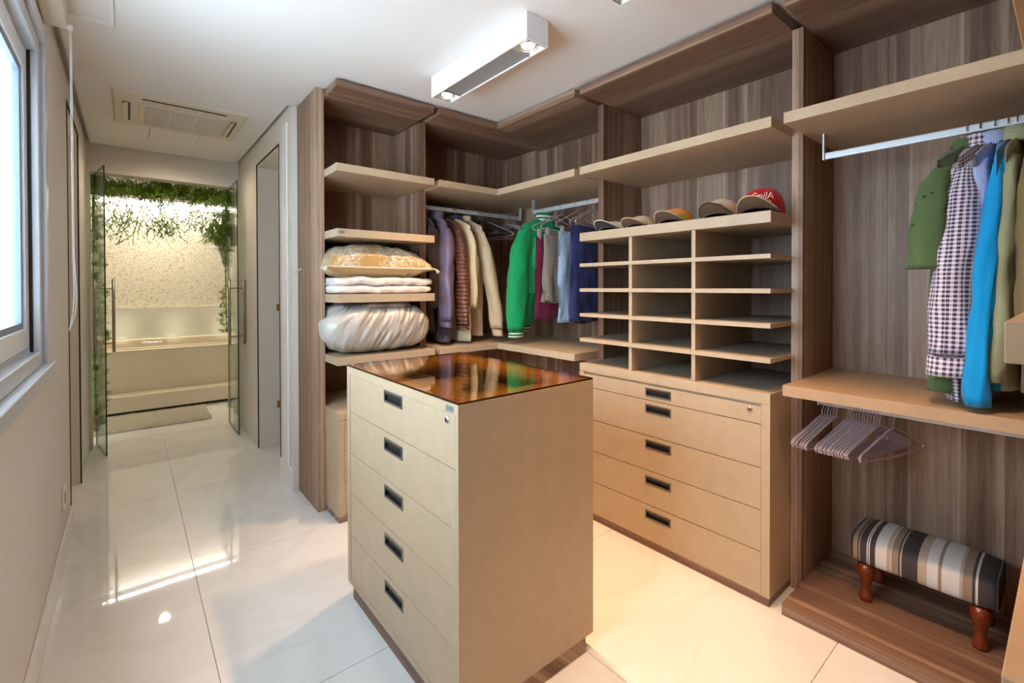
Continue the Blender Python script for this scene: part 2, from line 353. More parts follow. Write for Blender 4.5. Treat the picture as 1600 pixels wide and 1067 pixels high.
def wloc(o):
    v = Vector((0, 0, 0))
    while o: v += Vector(o.location); o = o.parent
    return v
def part(name, mb, mats, parent=None, bevel=0, smooth=False, local=False, label=None, kind=None, subs=0, seg=1):
    me = bpy.data.meshes.new(name)
    off = wloc(parent) if (parent and not local) else Vector((0, 0, 0))
    me.from_pydata([tuple(Vector(p)-off) for p in mb.v], [], mb.f)
    mats = mats if isinstance(mats, (list, tuple)) else [mats]
    for m in mats: me.materials.append(MATS[m])
    for p, mi in zip(me.polygons, mb.m):
        p.material_index = mi
        if smooth: p.use_smooth = True
    if mb.uv:
        ul = me.uv_layers.new(name='UVMap').data
        for p in me.polygons:
            q = mb.uv.get(p.index)
            if q:
                for li, c_ in zip(p.loop_indices, q): ul[li].uv = c_
    me.update()
    o = bpy.data.objects.new(name, me); COL.objects.link(o)
    if parent: o.parent = parent
    if bevel:
        b = o.modifiers.new('bevel', 'BEVEL'); b.width = bevel; b.segments = seg; b.limit_method = 'ANGLE'; b.angle_limit = 0.7
    if subs:
        s_ = o.modifiers.new('subsurf', 'SUBSURF'); s_.levels = subs; s_.render_levels = subs
    if label: o['label'] = label
    if kind: o['kind'] = kind
    return o
def tag(o, label, cat, group=None):
    o['label'] = label; o['category'] = cat
    if group: o['group'] = group
    return o
def thing(name, loc, label, cat, group=None, rot=0):
    o = bpy.data.objects.new(name, None); COL.objects.link(o); o.location = loc; o.rotation_euler = (0, 0, rot); o.empty_display_size = 0.1
    return tag(o, label, cat, group)
def struct(name, mb, mats, bevel=0, parent=None):
    o = part(name, mb, mats, parent, bevel)
    if not parent: o['kind'] = 'structure'
    return o
B = lambda *a: MB().box(*a)
def dup(root, loc, rot=None, label=None):
    r = root.copy(); COL.objects.link(r); r.location = loc
    if rot is not None: r.rotation_euler = (0, 0, rot)
    if label: r['label'] = label
    for ch in list(root.children):
        c = ch.copy(); COL.objects.link(c); c.parent = r
        for g in list(ch.children):
            d = g.copy(); COL.objects.link(d); d.parent = c
    return r

# ------------------------------------------------------------------ the room
XC0, XC1 = -0.263, 0.834          # corridor / left wall faces
XF, YF = 2.063, 2.665             # shelf fronts
XB, YB = 2.690, 3.285             # back panels
ZC = 2.545
fl = struct('floor', MB().box(-0.45, 3.0, -1.3, 7.9, -0.12, -0.008).box(-2.2, -0.45, 3.08, 7.9, -0.12, -0.008), 'grout')
xs = [-0.45, 0.232, 1.300, 2.368, 3.0]; ys = [-1.30, -0.503, 0.565, 1.633, 2.690, 3.758, 4.826, 5.35]
tile_cache = {}
for i in range(len(xs)-1):
    for j in range(len(ys)-1):
        x0, x1, y0, y1 = xs[i]+0.0012, xs[i+1]-0.0012, ys[j]+0.0012, ys[j+1]-0.0012
        part('floor_tile', B(x0, x1, y0, y1, -0.010, 0.0), 'porcelain', fl)
part('floor_tile', B(-2.19, -0.452, 3.085, 5.345, -0.010, 0.0), 'porcelain', fl)
part('floor_tile', B(-0.9, 0.3, 5.352, 6.6, -0.010, 0.0), 'porcelain', fl)
part('floor_tile', B(0.302, 2.0, 5.352, 6.6, -0.010, 0.0), 'porcelain', fl)

cl = MB(); cl.box(-0.236, 3.0, -1.3, 3.30, ZC, ZC+0.05); cl.box(-0.236, 0.812, 3.30, 5.165, ZC, ZC+0.05); cl.box(-0.47, 3.0, -1.3, 5.45, ZC+0.06, ZC+0.2); cl.box(-2.2, -0.47, 3.08, 5.45, ZC+0.06, ZC+0.2); cl.box(-2.2, 3.0, 5.35, 7.9, 2.62, 2.75)
ceiling = struct('ceiling', cl, 'ceil')
ZT_ = ZC+0.06
# left wall with window hole (y -0.5..2.60, z 1.05..2.315) and a doorway (y 3.6175..4.367, z<2.40)
WY0 = 0.55
wl = MB(); T = 0.17
wl.box(XC0-T, XC0, -1.3, WY0, 0, ZT_); wl.box(XC0-T, XC0, WY0, 2.60, 0, 1.05); wl.box(XC0-T, XC0, WY0, 2.60, 2.315, ZT_); wl.box(XC0-T, XC0, 2.60, 3.6175, 0, ZT_)
wl.box(XC0-T, XC0, 3.6175, 4.367, 2.40, ZT_); wl.box(XC0-T, XC0, 4.367, 5.20, 0, ZT_)
struct('wall_left', wl, 'wall')
wr = MB(); wr.box(XC1, XC1+T, 3.2875, 3.6175, 0, ZT_); wr.box(XC1, XC1+T, 3.6175, 4.367, 2.37, ZT_); wr.box(XC1, XC1+T, 4.367, 5.20, 0, ZT_)
struct('wall_right', wr, 'wall')
# end wall with the glass-door opening
we = MB(); we.box(XC0-T, -0.243, 5.20, 5.35, 0, ZT_); we.box(-0.243, 0.797, 5.20, 5.35, 2.318, ZT_); we.box(0.797, 2.2, 5.20, 5.35, 0, ZT_)
struct('wall_far', we, 'wall')
struct('wall_back', B(XC1+T, 3.0, YB+0.015, YB+0.15, 0, ZT_), 'wall')
struct('wall_closet', B(XB+0.015, XB+0.14, -1.3, YB+0.015, 0, ZT_), 'wall')
struct('wall_near', B(-0.45, 3.0, -1.3, -1.2, 0, ZT_), 'walnut_z')
# rooms behind the two doorways
so = MB(); so.box(XC1+T, 2.2, 3.45, 3.50, 0, ZT_); so.box(2.2, 2.25, 3.45, 5.2, 0, ZT_)
struct('wall_side_room', so, 'wall')
so = MB(); so.box(-2.2, XC0-T, 3.10, 3.15, 0, ZT_); so.box(-2.2, -2.15, 3.1, 5.2, 0, ZT_); so.box(-2.2, XC0-T, 5.15, 5.2, 0, ZT_)
struct('wall_left_room', so, 'wall')
# bathroom shell
bs = MB(); bs.box(-0.62, -0.56, 5.35, 7.9, 0, 2.75); bs.box(1.62, 1.68, 5.35, 7.9, 0, 2.75)
struct('wall_bathroom', bs, 'wall')
struct('wall_mosaic', B(-0.60, 1.66, 7.55, 7.65, 1.09, 2.36), 'mosaic')
struct('wall_bathroom_end', B(-0.60, 1.66, 7.75, 7.85, 0, 2.75), 'wall')
struct('trim_1', B(-0.60, 1.66, 7.30, 7.36, 2.47, 2.64), 'ceil')

# window, seen at a grazing angle
win = struct('window_1', MB().box(XC0-0.10, XC0-0.0, 2.54, 2.60, 1.05, 2.315).box(XC0-0.10, XC0, WY0, WY0+0.06, 1.05, 2.315).box(XC0-0.10, XC0, WY0+0.06, 2.54, 2.255, 2.315).box(XC0-0.10, XC0, WY0+0.06, 2.54, 1.05, 1.105), 'windowframe', 0.002)
part('casing', MB().box(XC0-0.002, XC0+0.014, 2.60, 2.665, 1.04, 2.375).box(XC0-0.002, XC0+0.014, WY0-0.06, 2.60, 2.315, 2.375), 'windowframe', win, 0.002)
part('window_sill', B(XC0-0.01, XC0+0.03, WY0-0.06, 2.668, 1.0, 1.05), 'windowframe', win, 0.003)
part('gasket', MB().box(XC0-0.03, XC0-0.020, 2.534, 2.5395, 1.105, 2.255), 'black', win)
part('track', MB().box(XC0-0.09, XC0-0.07, WY0+0.06, 2.53, 1.105, 1.125).box(XC0-0.05, XC0-0.035, WY0+0.06, 2.53, 1.105, 1.12).box(XC0-0.05, XC0-0.035, WY0+0.06, 2.53, 2.24, 2.255), 'alu', win)
def sash(y0, y1, x0, x1):
    s = part('sash', MB().box(x0, x1, y1-0.07, y1, 1.125, 2.24).box(x0, x1, y0, y0+0.07, 1.125, 2.24).box(x0, x1, y0+0.07, y1-0.07, 1.125, 1.20).box(x0, x1, y0+0.07, y1-0.07, 2.165, 2.24), 'sashwhite', win, 0.002)
    part('glazing_bead', MB().box(x0+0.008, x1-0.008, y1-0.10, y1-0.07, 1.20, 2.165).box(x0+0.008, x1-0.008, y0+0.07, y1-0.10, 1.20, 1.222).box(x0+0.008, x1-0.008, y0+0.07, y1-0.10, 2.143, 2.165), 'windowgrey', s)
    part('pane', MB().box((x0+x1)/2-0.003, (x0+x1)/2+0.003, y0+0.07, y1-0.07, 1.20, 2.165), 'pane', s)
sash(1.55, 2.535, XC0-0.065, XC0-0.03); sash(WY0+0.06, 1.60, XC0-0.105, XC0-0.07)
# an outer reveal mullion seen through the pane
part('outer_mullion', B(XC0-0.165, XC0-0.12, 2.18, 2.24, 1.05, 2.315), 'windowframe', win)

# doorways: jamb lining, thin black edge trims, open door leaf with hinges
def doorway(n, xf, side, ztop):
    # side=+1 : wall lies to +x of its face xf ; -1 : to -x
    T2 = T
    xa, xb = (xf+0.004, xf+T2+0.002) if side > 0 else (xf-T2-0.002, xf-0.004)
    d = struct('door_%d' % n, MB().box(xa, xb, 4.349, 4.367, 0, ztop).box(xa, xb, 3.6175, 3.6355, 0, ztop).box(xa, xb, 3.6355, 4.349, ztop-0.018, ztop), 'doorwhite')
    e0, e1 = (xf-0.004, xf+0.004) if side > 0 else (xf-0.004, xf+0.004)
    part('edge_trim', MB().box(e0, e1, 4.362, 4.372, 0, ztop+0.005).box(e0, e1, 3.6125, 3.6225, 0, ztop+0.005).box(e0, e1, 3.6225, 4.362, ztop-0.005, ztop+0.005), 'black', d, label='thin black metal edging')
    xe = xf+side*(T2+0.03)
    l0, l1 = sorted((xe, xe+side*0.74))
    leaf = part('door_leaf', B(l0, l1, 4.315, 4.350, 0.008, ztop-0.02), 'doorwhite', d, 0.002)
    for z in (0.35, 1.18):
        part('hinge', MB().tube([(xf+side*(T2+0.018), 4.345, z-0.03), (xf+side*(T2+0.018), 4.345, z+0.03)], 0.006).box(min(xf+side*(T2-0.03), xe), max(xf+side*(T2-0.03), xe), 4.343, 4.3475, z-0.03, z+0.03), 'brass', leaf)
    return d
doorway(1, XC1, 1, 2.37); doorway(2, XC0, -1, 2.40)
# baseboards and the raised white vertical strip on the stub wall
struct('baseboard_right', B(XC1-0.010, XC1-0.0005, 3.2875, 3.605, 0.0005, 0.14), 'white', 0.002)
struct('baseboard_left', B(XC0+0.0005, XC0+0.012, -1.19, 3.605, 0.0005, 0.12), 'white', 0.002)
struct('wall_strip', B(XC1-0.014, XC1-0.0005, 3.37, 3.50, 0.141, 2.46), 'white', 0.004)

# ------------------------------------------------------------------ glass doors
def glass_leaf(name, label, x0, y0, x1, y1, sgn):
    t = thing(name, (x0, y0, 0), label, 'door', 'open frameless glass doors')
    d = Vector((x1-x0, y1-y0, 0)); L_ = d.length; d.normalize(); nrm = Vector((-d.y, d.x, 0))
    c = Vector((x0, y0, 0))+d*L_/2
    m = MB(); h = 0.0045; zb, zt = 0.012, 2.318
    a, b_ = c-d*L_/2, c+d*L_/2
    P8 = [a-nrm*h, b_-nrm*h, b_+nrm*h, a+nrm*h]
    m.v = [(p.x, p.y, zb) for p in P8]+[(p.x, p.y, zt) for p in P8]
    m.f = [[0, 3, 2, 1], [4, 5, 6, 7], [0, 1, 5, 4], [1, 2, 6, 5], [2, 3, 7, 6], [3, 0, 4, 7]]; m.m = [1, 1, 0, 1, 0, 1]
    part('glass_pane', m, ['doorglass', 'glassedge'], t)
    hp = b_-d*0.05
    for s_ in (-1, 1):
        q = hp+nrm*s_*0.058
        part('pull_handle', MB().tube([(q.x, q.y, 0.83), (q.x, q.y, 1.42)], 0.0105, 12), 'steel', t, smooth=True)
    for z in (0.905, 1.345):
        part('handle_stud', MB().tube([hp-nrm*0.058+Vector((0, 0, z)), hp+nrm*0.058+Vector((0, 0, z))], 0.0065, 10), 'steel', t)
    for z in (0.21, 1.80):
        part('hinge', MB().obox((x0+d.x*0.03, y0+d.y*0.03, z), d, nrm, (0, 0, 1), 0.038, 0.012, 0.045), 'steel', t, 0.002)
    return t
glass_leaf('glass_door', 'greenish frameless glass door leaf standing open beside the leafy garland reaching the floor', -0.222, 5.345, -0.144, 4.885, -1)
glass_leaf('glass_door', 'greenish frameless glass door leaf standing open by the corridor wall that holds the hinged doorway', 0.762, 5.345, 0.764, 4.83, 1)

# ------------------------------------------------------------------ bathroom
tb = thing('bathtub', (0.5, 6.4, 0), 'cream built-in bathtub with a step along its front, behind the glass doors', 'bathtub')
part('step', MB().box(-0.555, 1.615, 6.40, 6.67, 0.03, 0.195), 'tub', tb, 0.004)
part('toe_kick', MB().box(-0.555, 1.615, 6.43, 6.67, 0.0005, 0.03), 'black', tb)  # black colour stands in for the shadow under the step
part('apron', MB().box(-0.555, 1.615, 6.67, 6.72, 0.0005, 0.635), 'tub', tb)
rim = MB().box(-0.555, 1.615, 6.655, 6.76, 0.635, 0.655)
part('rim', rim, 'tub', tb, 0.004)
part('basin', MB().box(-0.555, 1.615, 6.76, 6.80, 0.20, 0.672).box(-0.555, 1.615, 7.42, 7.50, 0.20, 0.71).box(-0.555, 1.615, 6.80, 7.42, 0.18, 0.24).box(-0.555, -0.45, 6.8, 7.42, 0.24, 0.69).box(1.45, 1.615, 6.8, 7.42, 0.24, 0.69), 'tub', tb, 0.012, seg=3)
part('splash_panel', B(-0.555, 1.615, 7.502, 7.548, 0.66, 1.088), 'tubpanel', tb)
gp = [(0.10, 7.40, 0.66), (0.11, 7.37, 0.672), (0.15, 7.36, 0.668), (0.23, 7.355, 0.660), (0.31, 7.36, 0.664), (0.34, 7.37, 0.668), (0.35, 7.40, 0.655)]
part('grab_handle', MB().tube(gp, 0.012, 10), 'chrome', tb, smooth=True)
for x in (-0.07, 0.463, 1.0):
    part('spotlight', MB().lathe([(0.0, 0), (0.022, 0), (0.022, 0.006), (0.0, 0.006)], (x, 6.8005, 0.60), 16, axis='y'), 'tublamp', tb)
    light('tub_light', 'SPOT', (x, 6.83, 0.62), 6, (1, 0.97, 0.74), 0.05, (math.radians(109), 0, 0), math.radians(34), 1.0)
part('tap', MB().tube([(-0.2, 7.46, 0.71), (-0.2, 7.46, 0.80), (-0.2, 7.36, 0.80)], 0.014, 8), 'chrome', tb)

cv = thing('cove_light', (0.5, 7.7, 2.3), 'long bright light strip above the mosaic wall behind the garland', 'light')
part('diffuser', B(-0.555, 1.615, 7.60, 7.74, 2.42, 2.46), 'cove', cv)
part('housing', B(-0.555, 1.615, 7.60, 7.748, 2.462, 2.49), 'white', cv)
light('cove_wash', 'AREA', (0.5, 7.44, 2.46), 20, (1, 0.96, 0.86), 2.0, (math.radians(12), 0, 0), size_y=0.06)
light('bath_fill', 'SPOT', (0.3, 6.9, 2.60), 60, (1, 0.86, 0.62), 0.05, (0, 0, 0), math.radians(130), 0.8)  # added fill with no fixture, set back to leave the apron dim

tv = thing('television', (1.2, 7.2, 1.9), 'dark grey flat television tilted on a bracket on the bathroom side wall', 'television')
part('screen', MB().obox((1.10, 7.16, 1.83), (0.45, -0.9, 0), (0.9, 0.45, 0.25), (-0.24, 0, 0.97), 0.28, 0.022, 0.2), 'tvgrey', tv, 0.004)
part('wall_bracket', MB().obox((1.38, 7.2, 1.8), (1, 0, 0), (0, 1, 0), (0, 0, 1), 0.235, 0.03, 0.03), 'gunmetal', tv)

# rug with pile
rg = thing('bath_rug', (0.2, 6.0, 0), 'cream shaggy bath rug on the floor before the bathtub step', 'rug')
part('backing', B(-0.30, 0.64, 5.66, 6.26, 0.0006, 0.012), 'rugpile', rg, 0.004)
m = MB()
for k in range(14000):
    x = random.uniform(-0.305, 0.65); y = random.uniform(5.65, 6.27)
    a = random.uniform(0, 2*PI); l = random.uniform(0.012, 0.03); hh = random.uniform(0.02, 0.036)
    dx, dy = math.cos(a)*0.0045, math.sin(a)*0.0045; b = len(m.v)
    m.v += [(x-dx, y-dy, 0.008), (x+dx, y+dy, 0.008), (x-dy*l*120+random.uniform(-.006, .006), y+dx*l*120+random.uniform(-.006, .006), 0.008+hh)]
    m.f.append([b, b+1, b+2]); m.m.append(0)
part('pile', m, 'rugpile', rg, kind='stuff')

# ------------------------------------------------------------------ garlands
def sprig_mesh(seed, n_levels=4, length=0.26, side_p=0.75, w=0.0034):
    rnd = random.Random(seed); m = MB()
    def leafbit(p, d, l, w):
        side = Vector((d.z, rnd.uniform(-.3, .3), -d.x)).normalized()
        q = p+d*l
        b = len(m.v); mid = p+d*l*0.55
        m.v += [tuple(p), tuple(mid+side*w), tuple(q), tuple(mid-side*w+Vector((0, w*0.6, 0)))]
        m.f.append([b, b+1, b+2, b+3]); m.m.append(0)
    def grow(p, d, l, lev):
        steps = 3
        for s_ in range(steps):
            dd = (d+Vector((rnd.uniform(-.18, .18), rnd.uniform(-.18, .18), rnd.uniform(-.1, .06)))).normalized()
            leafbit(p, dd, l/steps*1.3, w); p = p+dd*l/steps
            if rnd.random() < side_p:
                sd = (dd+Vector((rnd.choice((-1, 1))*rnd.uniform(.5, 1.0), rnd.uniform(-.5, .5), 0.0))).normalized(); leafbit(p, sd, rnd.uniform(.02, .034), 0.0036)
        if lev > 0:
            k = 2 if rnd.random() < 0.85 else 3
            for c in range(k):
                sg = (-1, 1, 0)[c]
                nd = (d+Vector((sg*rnd.uniform(.35, .75), rnd.uniform(-.35, .35), -0.1))).normalized()
                grow(p, nd, l*rnd.uniform(.7, .95), lev-1)
    grow(Vector((0, 0, 0)), Vector((0, 0, -1)), length/(n_levels)*1.15, n_levels)
    me = bpy.data.meshes.new('sprig'); me.from_pydata(m.v, [], m.f); me.materials.append(MATS['leaf']); me.update()
    return me
SPR = [sprig_mesh(100+i, 4 if i % 3 else 5, 0.24+0.03*(i % 3)) for i in range(8)]
SPL = [sprig_mesh(300+i, 3, 0.30, 0.35, 0.0030) for i in range(6)]
def sprig(parent, x, y, z, s, rx=0, ry=0, lib=None):
    o = bpy.data.objects.new('sprig', random.choice(lib or SPR)); COL.objects.link(o); o.parent = parent
    o.location = Vector((x, y, z))-wloc(parent); o.scale = (s, s, s); o.rotation_euler = (rx, ry, random.uniform(0, 2*PI)); return o
gt = thing('leaf_garland', (0.27, 5.47, 2.40), 'green leafy garland hanging in sprigs from the lintel over the bathroom doorway', 'plant')
part('support_rail', B(-0.40, 1.0, 5.46, 5.48, 2.455, 2.475), 'leaf', gt)
for k in range(70):
    x = -0.32+1.28*(k+0.5)/70+random.uniform(-.015, .015)
    sprig(gt, x, 5.42+random.uniform(0.0, 0.12), 2.48+random.uniform(-.05, .03), random.uniform(.9, 1.15), ry=random.uniform(-.15, .15))
for k in range(22):
    x = -0.22+0.92*k/21+random.uniform(-.03, .03)
    sprig(gt, x, 5.44+random.uniform(0, .08), 2.37+random.uniform(-.05, .03), random.uniform(1.3, 1.7), lib=SPL)
for k in range(34):
    sprig(gt, random.uniform(0.62, 0.93), 5.43+random.uniform(0, .1), random.uniform(2.0, 2.3), random.uniform(.9, 1.25))
gl = thing('leaf_garland', (-0.30, 5.47, 2.3), 'dense green leafy garland running from lintel to floor beside the bathroom opening', 'plant')
part('stem', MB().tube([(-0.235, 5.45, 0.12), (-0.24, 5.46, 1.2), (-0.235, 5.45, 2.44)], 0.006, 6), 'leaf', gl)
for k in range(210):
    z = 0.22+2.2*k/209
    sprig(gl, -0.215+random.uniform(-.02, .035), 5.39+random.uniform(0, .06), z, random.uniform(.32, .45), random.uniform(-.3, .3), random.uniform(-.4, .4))
gr_ = thing('leaf_garland', (0.80, 5.47, 2.3), 'narrow green leafy garland trailing to tub height near the television', 'plant')
part('stem', MB().tube([(0.765, 5.47, 0.9), (0.755, 5.46, 1.5), (0.77, 5.47, 2.44)], 0.005, 6), 'leaf', gr_)
for k in range(64):
    z = 0.98+1.3*k/63
    sprig(gr_, 0.755+random.uniform(-.018, .018)+0.02*math.sin(z*9), 5.44+random.uniform(0, .05), z, random.uniform(.26, .36)+max(0, z-1.7)*0.6, random.uniform(-.3, .3), random.uniform(-.4, .4))

# ------------------------------------------------------------------ ceiling things
ac = thing('air_conditioner', (0.29, 4.0, ZC), 'cream ceiling cassette air conditioner with grille and side vents over the corridor', 'air conditioner')
rows = [[(-0.075, 3.64, ZC-0.001), (0.66, 3.64, ZC-0.001), (0.66, 4.38, ZC-0.001), (-0.075, 4.38, ZC-0.001)], [(-0.06, 3.66, ZC-0.014), (0.645, 3.66, ZC-0.014), (0.645, 4.36, ZC-0.014), (-0.06, 4.36, ZC-0.014)]]
m = MB().grid(rows, True, 0, True); part('fascia', m, 'plasticwhite', ac)
part('air_slot', MB().box(0.075, 0.53, 3.715, 3.735, ZC-0.0165, ZC-0.0145), 'darkcavity', ac)
part('flap', MB().box(0.08, 0.525, 3.737, 3.765, ZC-0.022, ZC-0.0145), 'plasticwhite', ac, 0.002)
part('intake_frame', MB().box(0.06, 0.54, 3.80, 4.30, ZC-0.024, ZC-0.0145), 'plasticwhite', ac, 0.003)
gm = MB()
for k in range(3): gm.box(0.092+0.142*k, 0.092+0.142*k+0.132, 3.84, 4.26, ZC-0.027, ZC-0.0245)
part('grille', gm, 'grillgrey', ac)
gm = MB()
for k in range(24): gm.box(0.095, 0.505, 3.848+k*0.0172, 3.851+k*0.0172, ZC-0.0285, ZC-0.0272)
part('louver', gm, 'plasticwhite', ac, kind='stuff')
for x0, x1 in ((-0.02, 0.018), (0.572, 0.61)):
    part('side_vent', MB().box(x0, x1, 3.84, 4.24, ZC-0.0165, ZC-0.0145), 'darkcavity', ac)
    part('vent_flap', MB().obox(((x0+x1)/2-0.008, 4.04, ZC-0.021), (1, 0, 0.3), (0, 1, 0), (-0.3, 0, 1), 0.014, 0.20, 0.0015), 'plasticwhite', ac)
hp_ = thing('ceiling_panel', (0.29, 4.55, ZC), 'plain ceiling access panel with thin dark side seams past the air conditioner', 'panel')
part('panel_board', B(0.135, 0.438, 4.398, 4.69, ZC-0.003, ZC-0.0005), 'ceil', hp_)
part('seam', MB().box(0.131, 0.1345, 4.398, 4.69, ZC-0.0035, ZC-0.0005), 'black', hp_); part('seam', MB().box(0.4385, 0.442, 4.398, 4.69, ZC-0.0035, ZC-0.0005), 'grillgrey', hp_)
ht = thing('ceiling_hatch', (-0.12, 2.4, ZC), 'white framed ceiling access hatch above the window', 'hatch')
part('hatch_frame', MB().box(-0.232, -0.04, 2.775, 2.795, ZC-0.012, ZC-0.0005).box(-0.058, -0.04, 1.7, 2.775, ZC-0.012, ZC-0.0005).box(-0.232, -0.215, 1.7, 2.775, ZC-0.012, ZC-0.0005), 'white', ht, 0.002)
part('hatch_board', B(-0.215, -0.058, 1.7, 2.775, ZC-0.004, ZC-0.0005), 'ceil', ht)
bl = thing('blind_headbox', (-0.21, 1.5, 2.53), 'white roller blind headbox above the window with a hanging cord', 'blind')
part('headbox', B(-0.2605, -0.19, 0.45, 2.70, 2.44, ZC-0.001), 'plasticwhite', bl, 0.006, seg=2)
part('end_cap', B(-0.2595, -0.188, 2.70, 2.706, 2.437, ZC-0.001), 'white', bl, 0.002)
c1 = [(-0.180, 2.72, 2.44), (-0.179, 2.72, 2.0), (-0.179, 2.72, 1.5), (-0.176, 2.72, 1.42), (-0.172, 2.72, 1.32), (-0.176, 2.72, 1.24), (-0.196, 2.72, 1.17)]
c2 = [(-0.184, 2.715, 2.44), (-0.183, 2.715, 2.0), (-0.182, 2.715, 1.5), (-0.181, 2.715, 1.42), (-0.179, 2.715, 1.32), (-0.184, 2.715, 1.24), (-0.1962, 2.72, 1.171)]
part('cord', MB().tube(c1, 0.0017, 5).tube(c2, 0.0017, 5), 'lampwhite', bl)
part('cord_bracket', B(-0.19, -0.174, 2.707, 2.725, 2.435, 2.46), 'white', bl)

def ceiling_lamp(y0, label):
    x0, x1, y1 = 1.335, 1.462, y0+0.82; zb = 2.425
    t = thing('ceiling_lamp', ((x0+x1)/2, y0, ZC), label, 'lamp')
    part('housing', MB().box(x0, x0+0.006, y0, y1, zb, ZC-0.001).box(x1-0.006, x1, y0, y1, zb, ZC-0.001).box(x0+0.006, x1-0.006, y0, y0+0.006, zb, ZC-0.001).box(x0+0.006, x1-0.006, y1-0.006, y1, zb, ZC-0.001).box(x0+0.006, x1-0.006, y0+0.006, y1-0.006, ZC-0.02, ZC-0.001), 'lampwhite', t)
    part('centre_panel', MB().box(x0+0.007, x1-0.007, y0+0.128, y1-0.128, zb+0.006, zb+0.014), 'lampgrey', t)
    for yc in (y0+0.065, y1-0.065):
        g = part('reflector_frame', MB().box(x0+0.007, x1-0.007, yc-0.057, yc-0.052, zb+0.001, zb+0.03).box(x0+0.007, x1-0.007, yc+0.052, yc+0.057, zb+0.001, zb+0.03).box(x0+0.007, x1-0.007, yc-0.052, yc+0.052, zb+0.028, zb+0.03), 'lampgrey', t)
        for r_ in (0.046, 0.040, 0.034):
            part('gimbal_ring', MB().tube([((x0+x1)/2+r_*math.cos(a*PI/12), yc+r_*math.sin(a*PI/12), zb+0.008+(0.046-r_)*0.9) for a in range(24)], 0.0017, 6, closed=True), 'chrome', g)
        part('bulb', MB().lathe([(0.0, 0.012), (0.02, 0.012), (0.029, 0.004), (0.029, 0.0), (0.0, 0.0)], ((x0+x1)/2, yc, zb+0.012), 20), 'bulb', g)
        light('lamp_light', 'SPOT', ((x0+x1)/2, yc, zb+0.004), 5, WARM, 0.03, (0, 0, 0), math.radians(160), 0.6)
        light('lamp_beam', 'SPOT', ((x0+x1)/2, yc, zb+0.004), LAMP_W, WARM, 0.03, (0, 0, 0), math.radians(84), 1.0)
LAMP_W = 105
ceiling_lamp(1.515, 'white box ceiling lamp with two round halogens by the corner wardrobe')
ceiling_lamp(0.30, 'white box ceiling lamp in front of the right-hand wardrobe, only its tip showing')
# corridor fill added without a fixture; lamps of the side rooms (off frame)
light('corridor_fill', 'SPOT', (0.29, 4.7, 2.54), 17, (1, 0.82, 0.60), 0.006, (0, 0, 0), math.radians(165), 0.8)
light('side_room_lamp', 'POINT', (1.6, 4.4, 2.2), 10, (1, 0.84, 0.62), 0.1)
light('left_room_lamp', 'POINT', (-1.2, 4.2, 2.2), 10, (1, 0.84, 0.62), 0.1)

# ------------------------------------------------------------------ wardrobe casework
Z = dict(T=2.531, Tb=2.487, U=2.058, Ub=2.0133, S2=1.686, S2b=1.641, S3=1.310, S3b=1.2614, L=0.9466, Lb=0.9028)
G = 0.0006
# unit with the cushions -------------------------------------------------
XP0, XP1, XA0, XA1 = 0.8665, 0.9125, 1.551, 1.598
YP = 2.879
u1 = thing('wardrobe_unit', (1.2, 3.28, 0), 'walnut wardrobe bay with bedding stacked on its sand-coloured shelves', 'wardrobe')
part('side_panel', B(XP0, XP1, YP, YB, 0.0006, ZC-0.003), 'walnut_z', u1, 0.001)
part('divider_panel', B(XA0, XA1, YP, YB, 0.0006, Z['Tb']-G), 'walnut_z', u1, 0.001)
part('back_panel', B(XP1+G, XA0-G, YB-0.012, YB, 0.0006, Z['Tb']-G), 'walnut_z', u1)
part('cornice_board', B(XP1+G, XA0-0.008, YF, YB, Z['Tb'], Z['T']), 'walnut_x', u1, 0.001)
for nm, a, b_ in (('U', Z['Ub'], Z['U']), ('S2', Z['S2b'], Z['S2']), ('S3', Z['S3b'], Z['S3']), ('L', Z['Lb'], Z['L'])):
    s_ = part('shelf', MB().box(XP1+G, 1.5435, YF, YP-0.001, a, b_).box(XP1+G, XA0-G, YP-0.001, YB-0.013, a, b_), 'beige', u1)
    if nm == 'S2':
        lg = part('maker_plate', B(0.926, 0.956, YF-0.002, YF-0.0003, 1.659, 1.674), 'label_silver', s_)
        lg['label'] = 'small metal plate with a worn dark mark'
# the chest under it -------------------------------------------------------
def recessed_handle(parent, face, c0, c1, z0, z1, axis):
    """dark flush pull let into a drawer front; axis 'x': front faces -x ; 'y': front faces -y"""
    w = 0.007; t0, t1 = face-0.0025, face+0.001
    def bx(m, a0, a1, b0, b1, d0, d1):
        if axis == 'x': m.box(d0, d1, a0, a1, b0, b1)
        else: m.box(a0, a1, d0, d1, b0, b1)
    m = MB(); bx(m, c0, c1, z0, z0+w, t0, t1); bx(m, c0, c1, z1-w, z1, t0, t1); bx(m, c0, c0+w, z0+w, z1-w, t0, t1); bx(m, c1-w, c1, z0+w, z1-w, t0, t1)
    h = part('handle', m, 'gunmetal', parent, label='flush dark metal pull')
    m = MB(); bx(m, c0+w, c1-w, z0+w, z1-w, face+0.010, face+0.012); bx(m, c0+w, c1-w, z1-w-0.010, z1-w, face-0.001, face+0.010)
    bx(m, c0+w, c0+w+0.001, z0+w, z1-w, face, face+0.011); bx(m, c1-w-0.001, c1-w, z0+w, z1-w, face, face+0.011); bx(m, c0+w, c1-w, z0+w, z0+w+0.001, face, face+0.011)
    part('pull_recess', m, 'darkcavity', parent)
